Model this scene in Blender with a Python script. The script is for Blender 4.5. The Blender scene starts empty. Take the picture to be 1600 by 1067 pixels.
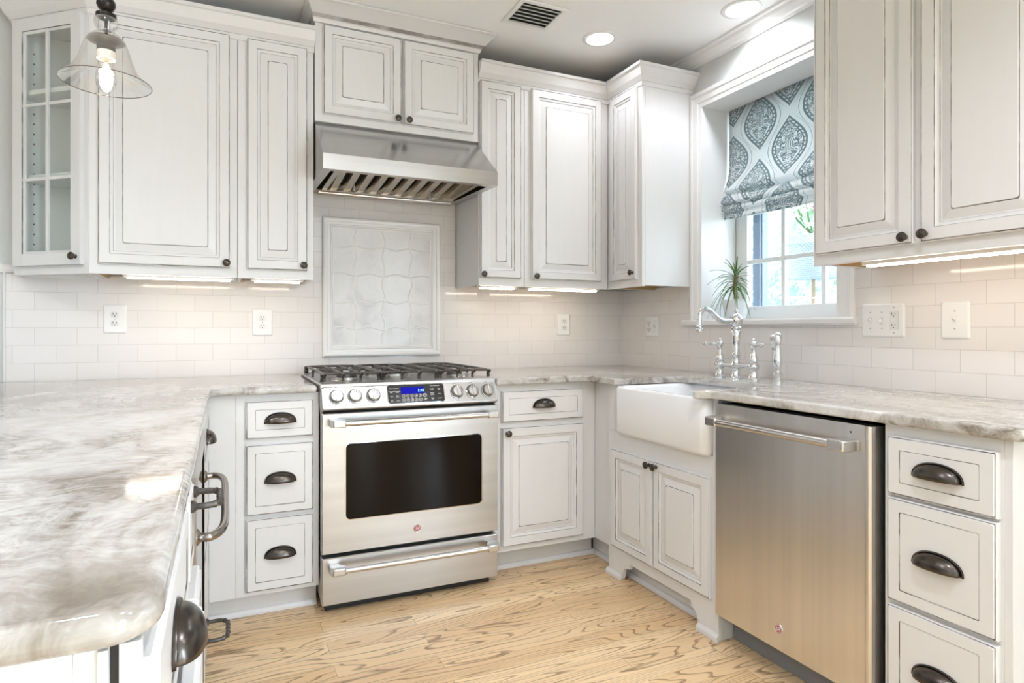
import bpy, bmesh, math, random
from mathutils import Vector, Matrix
random.seed(7)
SC = bpy.context.scene
COL = SC.collection
PI = math.pi

# ------------------------------------------------------------------ camera, sky, exposure
cd = bpy.data.cameras.new('camera')
cam = bpy.data.objects.new('camera', cd)
COL.objects.link(cam)
cam.location = (-2.2798, -3.1515, 1.1365)
cam.rotation_euler = (PI / 2, 0, -0.4109)
cd.sensor_width = 36.0
cd.lens = 949.92 / 1600 * 36.0
cd.shift_x = (800 - 764.18) / 1600
cd.shift_y = -(533.5 - 514.2) / 1600
cd.clip_start = 0.02
SC.camera = cam
SC.view_settings.view_transform = 'Standard'
SC.view_settings.look = 'None'
SC.view_settings.exposure = 0.74
SC.view_settings.gamma = 1.0
SC.view_settings.use_curve_mapping = False

w = bpy.data.worlds.new('sky')
SC.world = w
w.use_nodes = True
nt = w.node_tree
bg = nt.nodes['Background']
SKY = (0.82, 0.94, 1.08, 1)
bg.inputs[0].default_value = SKY
bg.inputs[1].default_value = 3.2

# soft daylight from unseen windows in the right wall, behind the camera
def area_light(name, loc, rot, sx, sy, power, color, parent=None):
    l = bpy.data.lights.new(name, 'AREA')
    l.shape = 'RECTANGLE'
    l.size = sx
    l.size_y = sy
    l.energy = power
    l.color = color
    o = bpy.data.objects.new(name, l)
    o.location = loc
    o.rotation_euler = rot
    COL.objects.link(o)
    if parent: o.parent = parent
    return o

for wy, pw in ((-9.0, 160), (-5.5, 110)):
    area_light('window_daylight', (0.28, wy, 1.31), (PI / 2, 0, PI / 2), 1.3, 2.0, pw, (0.76, 0.92, 1.10))
sun = bpy.data.lights.new('sun', 'SUN')
sun.energy = 6.0
sun.angle = 0.05
sun.color = (1.0, 0.97, 0.92)
so = bpy.data.objects.new('sun', sun)
so.rotation_euler = (math.radians(38), math.radians(-8), math.radians(20))
COL.objects.link(so)

# ------------------------------------------------------------------ node helpers
class NT:
    def __init__(s, name, rough=0.5, metallic=0.0):
        s.m = bpy.data.materials.new(name)
        s.m.use_nodes = True
        s.t = s.m.node_tree
        s.b = s.t.nodes['Principled BSDF']
        s.out = s.t.nodes['Material Output']
        s.b.inputs['Roughness'].default_value = rough
        s.b.inputs['Metallic'].default_value = metallic
    def n(s, typ, **kw):
        nd = s.t.nodes.new('ShaderNode' + typ)
        for k, v in kw.items():
            if k in nd.inputs.keys() or isinstance(k, int):
                nd.inputs[k].default_value = v
            else:
                setattr(nd, k, v)
        return nd
    def l(s, a, b): s.t.links.new(a, b)
    def val(s, sock, x):
        if hasattr(x, 'is_output'): s.l(x, sock)
        else: sock.default_value = x
    def math(s, op, a, b=0.0, c=None, clamp=False):
        nd = s.t.nodes.new('ShaderNodeMath')
        nd.operation = op
        nd.use_clamp = clamp
        s.val(nd.inputs[0], a); s.val(nd.inputs[1], b)
        if c is not None: s.val(nd.inputs[2], c)
        return nd.outputs[0]
    def vmath(s, op, a, b):
        nd = s.t.nodes.new('ShaderNodeVectorMath')
        nd.operation = op
        s.val(nd.inputs[0], a); s.val(nd.inputs[1], b)
        return nd.outputs[0]
    def coord(s): return s.n('TexCoord').outputs['Object']
    def sep(s, v):
        nd = s.n('SeparateXYZ'); s.l(v, nd.inputs[0]); return nd.outputs
    def comb(s, x, y, z=0.0):
        nd = s.n('CombineXYZ')
        for i, q in enumerate((x, y, z)): s.val(nd.inputs[i], q)
        return nd.outputs[0]
    def mapping(s, v, scale=(1, 1, 1), loc=(0, 0, 0), rot=(0, 0, 0)):
        nd = s.n('Mapping'); s.l(v, nd.inputs[0])
        nd.inputs['Scale'].default_value = scale
        nd.inputs['Location'].default_value = loc
        nd.inputs['Rotation'].default_value = rot
        return nd.outputs[0]
    def noise(s, v, scale=5, detail=3, rough=0.5, dist=0.0):
        nd = s.n('TexNoise'); s.l(v, nd.inputs['Vector'])
        nd.inputs['Scale'].default_value = scale
        nd.inputs['Detail'].default_value = detail
        nd.inputs['Roughness'].default_value = rough
        nd.inputs['Distortion'].default_value = dist
        return nd.outputs
    def ramp(s, fac, stops):
        nd = s.n('ValToRGB'); s.l(fac, nd.inputs[0])
        e = nd.color_ramp.elements
        while len(e) < len(stops): e.new(0.5)
        for i, (p, c) in enumerate(stops):
            e[i].position = p
            e[i].color = (c[0], c[1], c[2], 1) if hasattr(c, '__len__') else (c, c, c, 1)
        return nd.outputs[0]
    def mix(s, fac, a, b, blend='MIX'):
        nd = s.n('Mix'); nd.data_type = 'RGBA'; nd.blend_type = blend
        s.val(nd.inputs[0], fac)
        for i, q in ((6, a), (7, b)):
            if hasattr(q, 'is_output'): s.l(q, nd.inputs[i])
            else: nd.inputs[i].default_value = (q[0], q[1], q[2], 1)
        return nd.outputs[2]
    def base(s, c):
        if hasattr(c, 'is_output'): s.l(c, s.b.inputs['Base Color'])
        else: s.b.inputs['Base Color'].default_value = (c[0], c[1], c[2], 1)
        return s
    def bump(s, h, strength=0.2, dist=0.002):
        nd = s.n('Bump'); s.l(h, nd.inputs['Height'])
        nd.inputs['Strength'].default_value = strength
        nd.inputs['Distance'].default_value = dist
        s.l(nd.outputs[0], s.b.inputs['Normal'])
        return s

def simple(name, col, rough=0.5, metallic=0.0, var=0.04, scale=30):
    k = NT(name, rough, metallic)
    n = k.noise(k.coord(), scale, 2)[0]
    c = k.mix(n, tuple(x * (1 - var) for x in col), tuple(min(1, x * (1 + var)) for x in col))
    k.base(c)
    return k.m

MAT = {}
PAINT = (0.765, 0.755, 0.742)
def m_paint():
    k = NT('cabinet_paint', 0.32)
    n = k.noise(k.mapping(k.coord(), (14, 14, 1.5)), 4, 3)[0]
    k.base(k.mix(n, tuple(x * 0.975 for x in PAINT), tuple(x * 1.015 for x in PAINT)))
    return k.m
MAT['paint'] = m_paint()
def m_glaze_shade():
    k = NT('dark_glaze_gap_shade', 0.5)
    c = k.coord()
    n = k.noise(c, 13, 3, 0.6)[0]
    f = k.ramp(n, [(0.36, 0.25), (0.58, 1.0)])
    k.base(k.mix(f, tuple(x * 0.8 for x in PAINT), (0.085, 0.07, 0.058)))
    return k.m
MAT['glaze_shade'] = m_glaze_shade()
def m_glaze_soft():
    k = NT('light_glaze', 0.5)
    n = k.noise(k.coord(), 9, 3, 0.6)[0]
    f = k.ramp(n, [(0.4, 0.15), (0.65, 0.75)])
    k.base(k.mix(f, tuple(x * 0.9 for x in PAINT), (0.2, 0.175, 0.15)))
    return k.m
MAT['glaze_shade2'] = m_glaze_soft()
MAT['interior'] = simple('cabinet_interior', (0.88, 0.88, 0.86), 0.4, 0, 0.01)
MAT['trim'] = simple('trim_paint', (0.84, 0.835, 0.82), 0.3, 0, 0.01)
MAT['ceiling'] = simple('ceiling_paint', (0.90, 0.90, 0.89), 0.8, 0, 0.01)
MAT['wallpaint'] = simple('grey_wall_paint', (0.64, 0.65, 0.63), 0.7, 0, 0.01)
MAT['bronze'] = simple('oiled_bronze', (0.10, 0.088, 0.078), 0.27, 1.0, 0.25, 60)
MAT['darkbronze'] = simple('dark_bronze', (0.022, 0.018, 0.016), 0.3, 0.6, 0.25, 60)
MAT['pewter'] = simple('dark_pewter', (0.30, 0.28, 0.26), 0.25, 1.0, 0.1, 60)
MAT['iron'] = simple('cast_iron', (0.085, 0.075, 0.068), 0.33, 0.5, 0.2, 90)
MAT['black'] = simple('black_gap', (0.012, 0.012, 0.013), 0.5)
MAT['darkglass'] = simple('oven_glass', (0.008, 0.005, 0.003), 0.05)
MAT['darkglass'].node_tree.nodes['Principled BSDF'].inputs['Specular IOR Level'].default_value = 0.12
MAT['panelblack'] = simple('control_glass', (0.02, 0.021, 0.022), 0.15)
MAT['chrome'] = simple('polished_chrome', (0.74, 0.75, 0.77), 0.06, 1.0, 0.01)
MAT['porcelain'] = simple('white_fireclay', (0.91, 0.915, 0.925), 0.08, 0, 0.005)
MAT['plate'] = simple('white_plastic', (0.85, 0.85, 0.84), 0.3, 0, 0.005)
MAT['plate2'] = simple('white_plastic_insert', (0.78, 0.775, 0.76), 0.35, 0, 0.005)
MAT['slot'] = simple('dark_slot', (0.05, 0.045, 0.04), 0.6)
MAT['screw'] = simple('screw_steel', (0.5, 0.49, 0.47), 0.35, 1.0)
MAT['wood_raw'] = simple('raw_birch', (0.50, 0.33, 0.16), 0.55, 0, 0.15, 12)
MAT['toe'] = simple('grey_toe_kick', (0.22, 0.225, 0.23), 0.5)
MAT['potzinc'] = simple('white_zinc_pot', (0.78, 0.79, 0.79), 0.25, 0.0, 0.02)
MAT['soil'] = simple('potting_soil', (0.09, 0.06, 0.04), 0.9, 0, 0.3, 80)
MAT['stem'] = simple('plant_stem', (0.33, 0.23, 0.14), 0.7, 0, 0.3, 120)
MAT['red'] = simple('badge_red', (0.42, 0.015, 0.03), 0.25)
MAT['white'] = simple('print_white', (0.85, 0.85, 0.85), 0.4)
MAT['greyprint'] = simple('print_grey', (0.12, 0.12, 0.12), 0.4)
MAT['redprint'] = simple('print_red', (0.6, 0.03, 0.03), 0.4)
MAT['vent_dark'] = simple('vent_shadow', (0.03, 0.032, 0.03), 0.8)
MAT['vent_metal'] = simple('vent_grille', (0.55, 0.57, 0.54), 0.4, 0.0, 0.02)
MAT['ext_trim'] = simple('slate_blue_trim', (0.16, 0.21, 0.30), 0.5)
MAT['cream'] = simple('ceramic_socket', (0.8, 0.74, 0.68), 0.4)

def m_steel(name, axis, col=(0.60, 0.585, 0.565), rough=0.3, aniso=0.0):
    k = NT(name, rough, 1.0)
    st = k.noise(k.mapping(k.coord(), {'x': (0.5, 26, 26), 'z': (26, 26, 0.5), 'y': (26, 0.5, 26)}[axis]), 1.0, 2)[0]
    k.base(k.mix(k.ramp(st, [(0.35, 0.25), (0.65, 0.0)]), col, tuple(x * 0.62 for x in col)))
    k.b.inputs['Roughness'].default_value = rough
    return k.m
MAT['steel'] = m_steel('brushed_steel', 'x', (0.575, 0.57, 0.565))
MAT['steelv'] = m_steel('brushed_steel_vertical', 'z', (0.72, 0.695, 0.67), 0.30)
MAT['steelbar'] = simple('satin_steel', (0.62, 0.61, 0.595), 0.27, 1.0, 0.02)
MAT['knobsteel'] = simple('knob_steel', (0.42, 0.415, 0.405), 0.3, 1.0, 0.02)
MAT['hoodsteel'] = m_steel('hood_steel', 'x', (0.55, 0.55, 0.55), 0.2)
MAT['filter'] = m_steel('baffle_steel', 'x', (0.5, 0.44, 0.37), 0.25)

def m_tile(name, axis):
    k = NT(name, 0.09)
    s = k.sep(k.coord())
    h = s['X'] if axis == 'x' else s['Y']
    v = k.comb(k.math('ADD', h, 12.0 if axis == 'x' else 12.04), k.math('SUBTRACT', s['Z'], 0.914 - 0.0763 * 2))
    br = k.n('TexBrick')
    k.l(v, br.inputs['Vector'])
    br.offset = 0.5
    br.inputs['Scale'].default_value = 1.0
    br.inputs['Mortar Size'].default_value = 0.0011
    br.inputs['Mortar Smooth'].default_value = 0.6
    br.inputs['Brick Width'].default_value = 0.1535
    br.inputs['Row Height'].default_value = 0.0763
    br.inputs['Color1'].default_value = (0.785, 0.75, 0.725, 1)
    br.inputs['Color2'].default_value = (0.81, 0.78, 0.755, 1)
    br.inputs['Mortar'].default_value = (0.60, 0.57, 0.545, 1)
    k.base(br.outputs['Color'])
    wav = k.noise(k.coord(), 9, 2)[0]
    inv = k.math('SUBTRACT', 1.0, br.outputs['Fac'])
    hgt = k.math('ADD', inv, k.math('MULTIPLY', wav, 0.5))
    k.bump(hgt, 0.35, 0.0015)
    return k.m
MAT['tile_x'] = m_tile('subway_tile_back', 'x')
MAT['tile_y'] = m_tile('subway_tile_side', 'y')
MAT['tileplain'] = simple('glazed_tile_trim', (0.77, 0.745, 0.72), 0.12, 0, 0.01)
MAT['marbleframe'] = simple('white_stone_molding', (0.86, 0.845, 0.825), 0.2, 0, 0.015, 9)

def m_marble():
    k = NT('white_carrara', 0.2)
    c = k.coord()
    wv = k.noise(c, 5, 4)[1]
    v = k.vmath('ADD', c, k.vmath('MULTIPLY', wv, (0.25, 0.25, 0.25)))
    n = k.noise(v, 4.5, 6, 0.6)[0]
    col = k.ramp(n, [(0.30, (0.58, 0.57, 0.555)), (0.44, (0.74, 0.72, 0.70)), (0.7, (0.82, 0.80, 0.775))])
    k.base(col)
    return k.m
MAT['marble'] = m_marble()

def m_granite():
    k = NT('fantasy_brown_stone', 0.1)
    c = k.coord()
    # soft drifting warp, then a stretched ridged noise for the veins
    w1 = k.noise(k.mapping(c, (1.0, 0.8, 1.0)), 2.3, 4, 0.55)[1]
    w2 = k.noise(c, 11.0, 3, 0.6)[1]
    v = k.vmath('ADD', c, k.vmath('MULTIPLY', k.vmath('SUBTRACT', w1, (0.5, 0.5, 0.5)), (0.42, 0.42, 0.42)))
    v = k.vmath('ADD', v, k.vmath('MULTIPLY', k.vmath('SUBTRACT', w2, (0.5, 0.5, 0.5)), (0.035, 0.035, 0.035)))
    vm = k.mapping(v, (7.0, 1.7, 7.0), rot=(0, 0, math.radians(-14)))
    n = k.noise(vm, 1.0, 8, 0.62)[0]
    cloud = k.noise(k.mapping(v, (4.0, 1.6, 4.0)), 1.4, 7, 0.65)[0]
    ridge = k.math('ABSOLUTE', k.math('SUBTRACT', n, 0.5))
    vein = k.ramp(ridge, [(0.0, 1.0), (0.035, 0.62), (0.12, 0.0)])
    gate = k.ramp(k.noise(k.mapping(c, (1.0, 0.7, 1.0)), 2.6, 3)[0], [(0.38, 0.0), (0.52, 1.0)])
    body = k.ramp(cloud, [(0.27, (0.29, 0.25, 0.205)), (0.37, (0.45, 0.415, 0.37)), (0.46, (0.575, 0.555, 0.52)), (0.64, (0.685, 0.675, 0.655))])
    fine = k.noise(k.mapping(v, (16, 60, 30)), 1.0, 5, 0.75)[0]
    body = k.mix(k.ramp(fine, [(0.46, 0.0), (0.68, 0.6)]), body, (0.43, 0.395, 0.355))
    vf = k.math('MULTIPLY', k.math('MULTIPLY', vein, k.ramp(fine, [(0.36, 0.25), (0.6, 1.0)])), k.math('MULTIPLY_ADD', gate, 0.95, 0.10))
    col = k.mix(vf, body, (0.19, 0.15, 0.11))
    # brown mineral band that breaks out along the outer end of the peninsula slab
    yy = k.sep(c)['Y']
    band = k.math('MULTIPLY_ADD', yy, -9.0, -22.2, clamp=True)
    blot = k.ramp(k.noise(k.mapping(v, (9, 5, 7)), 1.0, 5, 0.65)[0], [(0.47, 0.0), (0.62, 0.85)])
    col = k.mix(k.math('MULTIPLY', band, blot), col, (0.15, 0.115, 0.08))
    k.base(col)
    k.b.inputs['Roughness'].default_value = 0.09
    return k.m
MAT['granite'] = m_granite()

def m_floor():
    k = NT('oak_strip_floor', 0.28)
    c = k.coord()
    s = k.sep(c)
    br = k.n('TexBrick')
    k.l(k.comb(k.math('ADD', s['X'], 20.0), k.math('ADD', s['Y'], 20.0)), br.inputs['Vector'])
    br.offset = 0.37
    br.offset_frequency = 2
    br.squash = 1.0
    br.inputs['Scale'].default_value = 1.0
    br.inputs['Mortar Size'].default_value = 0.0006
    br.inputs['Mortar Smooth'].default_value = 0.0
    br.inputs['Brick Width'].default_value = 0.92
    br.inputs['Row Height'].default_value = 0.082
    br.inputs['Color1'].default_value = (0, 0, 0, 1)
    br.inputs['Color2'].default_value = (1, 1, 1, 1)
    br.inputs['Mortar'].default_value = (0.5, 0.5, 0.5, 1)
    rnd = k.sep(br.outputs['Color'])['X']
    # cathedral grain: contour lines of a stretched noise, shifted per board
    off = k.math('MULTIPLY', rnd, 37.0)
    gv = k.comb(k.math('MULTIPLY_ADD', s['X'], 1.0, off), k.math('MULTIPLY_ADD', s['Y'], 9.0, off), off)
    g = k.noise(gv, 1.0, 1.5, 0.4)[0]
    rings = k.math('FRACT', k.math('MULTIPLY', g, 21.0))
    line = k.ramp(rings, [(0.0, 1.0), (0.08, 0.8), (0.22, 0.0), (0.96, 0.0), (1.0, 1.0)])
    jit = k.noise(k.comb(k.math('MULTIPLY', s['X'], 9.0), k.math('MULTIPLY', s['Y'], 160.0), off), 1.0, 3, 0.7)[0]
    pores = k.ramp(jit, [(0.50, 0.0), (0.70, 0.6)])
    lf = k.math('MULTIPLY', line, k.math('MULTIPLY_ADD', jit, 1.2, 0.12), clamp=True)
    tone = k.mix(rnd, (0.80, 0.545, 0.295), (0.93, 0.70, 0.42))
    col = k.mix(k.math('MULTIPLY', lf, 1.15, clamp=True), tone, (0.23, 0.115, 0.045))
    col = k.mix(k.math('MULTIPLY', pores, 0.45), col, (0.34, 0.205, 0.10))
    col = k.mix(k.math('MULTIPLY', br.outputs['Fac'], 0.8), col, (0.16, 0.09, 0.045))
    k.base(col)
    k.bump(k.math('SUBTRACT', 1.0, lf), 0.06, 0.0006)
    return k.m
MAT['floor'] = m_floor()

def m_shade():
    k = NT('ogee_print_linen', 0.85)
    s = k.sep(k.n('TexCoord').outputs['UV'])
    U, V = s['X'], s['Y']
    PX, PZ = 0.345, 0.325
    def cell(ou, ov):
        u = k.math('SUBTRACT', k.math('FRACT', k.math('ADD', k.math('DIVIDE', U, PX), 20.5 + ou)), 0.5)
        v = k.math('SUBTRACT', k.math('FRACT', k.math('ADD', k.math('DIVIDE', V, PZ), 20.5 + ov)), 0.5)
        return k.math('MULTIPLY', u, PX), k.math('MULTIPLY', v, PZ)
    def lens(u, v, half_h, half_w):
        t = k.math('DIVIDE', v, half_h)
        inside = k.math('LESS_THAN', k.math('ABSOLUTE', t), 1.0)
        t = k.math('MINIMUM', k.math('ABSOLUTE', t), 1.0)
        wv = k.math('MULTIPLY', k.math('POWER', k.math('COSINE', k.math('MULTIPLY', t, PI / 2)), 1.15), half_w)
        q = k.math('DIVIDE', k.math('ABSOLUTE', u), k.math('MAXIMUM', wv, 0.0004))
        return q, inside
    dark_all = None
    for ou, ov in ((0.42, 0.354), (0.92, 0.854)):
        u, v = cell(ou, ov)
        q, ins = lens(u, v, 0.142, 0.101)
        body = k.math('MULTIPLY', k.math('LESS_THAN', q, 1.0), ins)
        # dashed white border following the outline
        bq, bi = lens(u, v, 0.129, 0.090)
        b2, bi2 = lens(u, v, 0.120, 0.082)
        band = k.math('SUBTRACT', k.math('MULTIPLY', k.math('LESS_THAN', bq, 1.0), bi), k.math('MULTIPLY', k.math('LESS_THAN', b2, 1.0), bi2))
        dash = k.math('GREATER_THAN', k.math('SINE', k.math('MULTIPLY', v, 330.0)), -0.35)
        body = k.math('SUBTRACT', body, k.math('MULTIPLY', band, dash), clamp=True)
        # scrolls: mirrored swirling lines inside the medallion
        au = k.math('ABSOLUTE', u)
        vec = k.comb(k.math('MULTIPLY', au, 1.0), v, 0.37)
        nn = k.noise(vec, 21.0, 1.0, 0.4, 2.2)[0]
        rr = k.math('FRACT', k.math('MULTIPLY', nn, 5.0))
        scroll = k.math('LESS_THAN', k.math('ABSOLUTE', k.math('SUBTRACT', rr, 0.5)), 0.21)
        iq, ii = lens(u, v, 0.111, 0.075)
        inner = k.math('MULTIPLY', k.math('LESS_THAN', iq, 1.0), ii)
        # striped bud at the heart
        rad = k.math('SQRT', k.math('ADD', k.math('MULTIPLY', u, u), k.math('MULTIPLY', v, v)))
        heart = k.math('LESS_THAN', rad, 0.026)
        stripes = k.math('GREATER_THAN', k.math('COSINE', k.math('MULTIPLY', k.math('DIVIDE', au, k.math('MAXIMUM', k.math('COSINE', k.math('MULTIPLY', v, 45.0)), 0.2)), 480.0)), 0.1)
        pat = k.math('ADD', k.math('MULTIPLY', scroll, k.math('SUBTRACT', 1.0, heart)), k.math('MULTIPLY', stripes, heart))
        body = k.math('SUBTRACT', body, k.math('MULTIPLY', pat, inner), clamp=True)
        # thin ogee line that runs round each medallion
        lq, li = lens(u, v, PZ / 2, 0.124)
        lq2, li2 = lens(u, v, PZ / 2, 0.1205)
        thin = k.math('MULTIPLY', k.math('SUBTRACT', k.math('LESS_THAN', lq, 1.0), k.math('LESS_THAN', lq2, 1.0)), 0.8)
        tot = k.math('MAXIMUM', body, thin)
        dark_all = tot if dark_all is None else k.math('MAXIMUM', dark_all, tot)
    weave = k.noise(k.mapping(k.coord(), (300, 300, 300)), 1.0, 2)[0]
    cream = k.mix(weave, (0.80, 0.79, 0.76), (0.86, 0.855, 0.83))
    k.base(k.mix(dark_all, cream, (0.29, 0.36, 0.375)))
    # light coming through the linen from the window
    tr = k.n('BsdfTranslucent')
    k.l(k.mix(dark_all, (0.8, 0.84, 0.86), (0.31, 0.39, 0.42)), tr.inputs[0])
    mx = k.n('MixShader'); mx.inputs[0].default_value = 0.42
    k.l(k.b.outputs[0], mx.inputs[1]); k.l(tr.outputs[0], mx.inputs[2])
    k.l(mx.outputs[0], k.out.inputs[0])
    return k.m
MAT['shade'] = m_shade()

def m_clear(name, tint=(1, 1, 1), rough=0.02, f0=0.06, f1=0.75, blend=0.3):
    k = NT(name)
    tr = k.n('BsdfTransparent'); tr.inputs[0].default_value = (*tint, 1)
    gl = k.n('BsdfGlossy'); gl.inputs['Roughness'].default_value = rough
    gl.inputs[0].default_value = (0.95, 0.95, 0.95, 1)
    lw = k.n('LayerWeight'); lw.inputs[0].default_value = blend
    f = k.math('MULTIPLY_ADD', lw.outputs['Facing'], f1 - f0, f0, clamp=True)
    mx = k.n('MixShader')
    k.l(f, mx.inputs[0]); k.l(tr.outputs[0], mx.inputs[1]); k.l(gl.outputs[0], mx.inputs[2])
    k.l(mx.outputs[0], k.out.inputs[0])
    return k.m
MAT['pane'] = m_clear('window_glass', (0.97, 0.99, 1.0), 0.01, 0.03, 0.25)
MAT['cabglass'] = m_clear('cabinet_glass', (0.98, 1.0, 0.99), 0.03, 0.05, 0.3)
MAT['bell'] = m_clear('blown_glass', (0.95, 0.95, 0.945), 0.03, 0.04, 1.0, 0.35)
MAT['bellrim'] = m_clear('glass_rim', (0.42, 0.36, 0.34), 0.05, 0.1, 0.6)

def emis(name, col, strength):
    k = NT(name)
    e = k.n('Emission'); e.inputs[0].default_value = (*col, 1); e.inputs[1].default_value = strength
    k.l(e.outputs[0], k.out.inputs[0])
    return k.m
MAT['led'] = emis('warm_strip_light', (1.0, 0.86, 0.72), 12.5)
MAT['lamp'] = emis('downlight_lamp', (1.0, 0.95, 0.87), 9.0)
MAT['filament'] = emis('glowing_filament', (1.0, 0.80, 0.58), 12.0)
for q in ('lamp', 'filament'): MAT[q].cycles.emission_sampling = 'NONE'
MAT['display'] = emis('blue_display', (0.012, 0.012, 0.30), 1.0)
MAT['digits'] = emis('lit_digits', (0.30, 0.75, 1.0), 1.4)

def m_leaf(name, a, b, trans=0.35):
    k = NT(name, 0.5)
    n = k.noise(k.coord(), 7, 2)[0]
    c = k.mix(n, a, b)
    k.base(c)
    tr = k.n('BsdfTranslucent'); k.l(c, tr.inputs[0])
    mx = k.n('MixShader'); mx.inputs[0].default_value = trans
    k.l(k.b.outputs[0], mx.inputs[1]); k.l(tr.outputs[0], mx.inputs[2])
    k.l(mx.outputs[0], k.out.inputs[0])
    return k.m
MAT['leaf'] = m_leaf('dracaena_leaf', (0.07, 0.17, 0.035), (0.22, 0.36, 0.11), 0.2)
MAT['hedge'] = m_leaf('hedge_leaf', (0.50, 0.66, 0.58), (0.84, 0.92, 0.88))
MAT['groundcover'] = m_leaf('groundcover_leaf', (0.40, 0.58, 0.68), (0.74, 0.86, 0.94))
MAT['tree'] = m_leaf('tree_leaf', (0.45, 0.68, 0.42), (0.82, 0.93, 0.78))
MAT['petal'] = m_leaf('pink_petal', (0.75, 0.38, 0.55), (0.85, 0.55, 0.68))
def m_wicker():
    k = NT('blue_grey_wicker', 0.6)
    br = k.n('TexBrick')
    s = k.sep(k.n('TexCoord').outputs['UV'])
    k.l(k.comb(s['X'], s['Y']), br.inputs['Vector'])
    br.inputs['Scale'].default_value = 1.0
    br.inputs['Brick Width'].default_value = 0.022; br.inputs['Row Height'].default_value = 0.012
    br.inputs['Mortar Size'].default_value = 0.0022
    br.inputs['Color1'].default_value = (0.20, 0.24, 0.44, 1); br.inputs['Color2'].default_value = (0.27, 0.31, 0.54, 1)
    br.inputs['Mortar'].default_value = (0.45, 0.50, 0.68, 1)
    k.base(br.outputs['Color'])
    k.bump(k.math('SUBTRACT', 1.0, br.outputs['Fac']), 0.6, 0.01)
    return k.m
MAT['wicker'] = m_wicker()
MAT['lawn'] = simple('garden_ground', (0.30, 0.40, 0.34), 0.9, 0, 0.3, 6)

# ------------------------------------------------------------------ mesh builder
def BACK(u, d, z): return Vector((u, -d, z))          # against the back wall, facing the camera
def RIGHT(u, d, z): return Vector((-d, -u, z))        # against the right wall (u runs towards the camera)
def PEN(u, d, z): return Vector((d, u, z))            # peninsula side, facing +x
def WORLD(u, d, z): return Vector((u, d, z))

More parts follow.
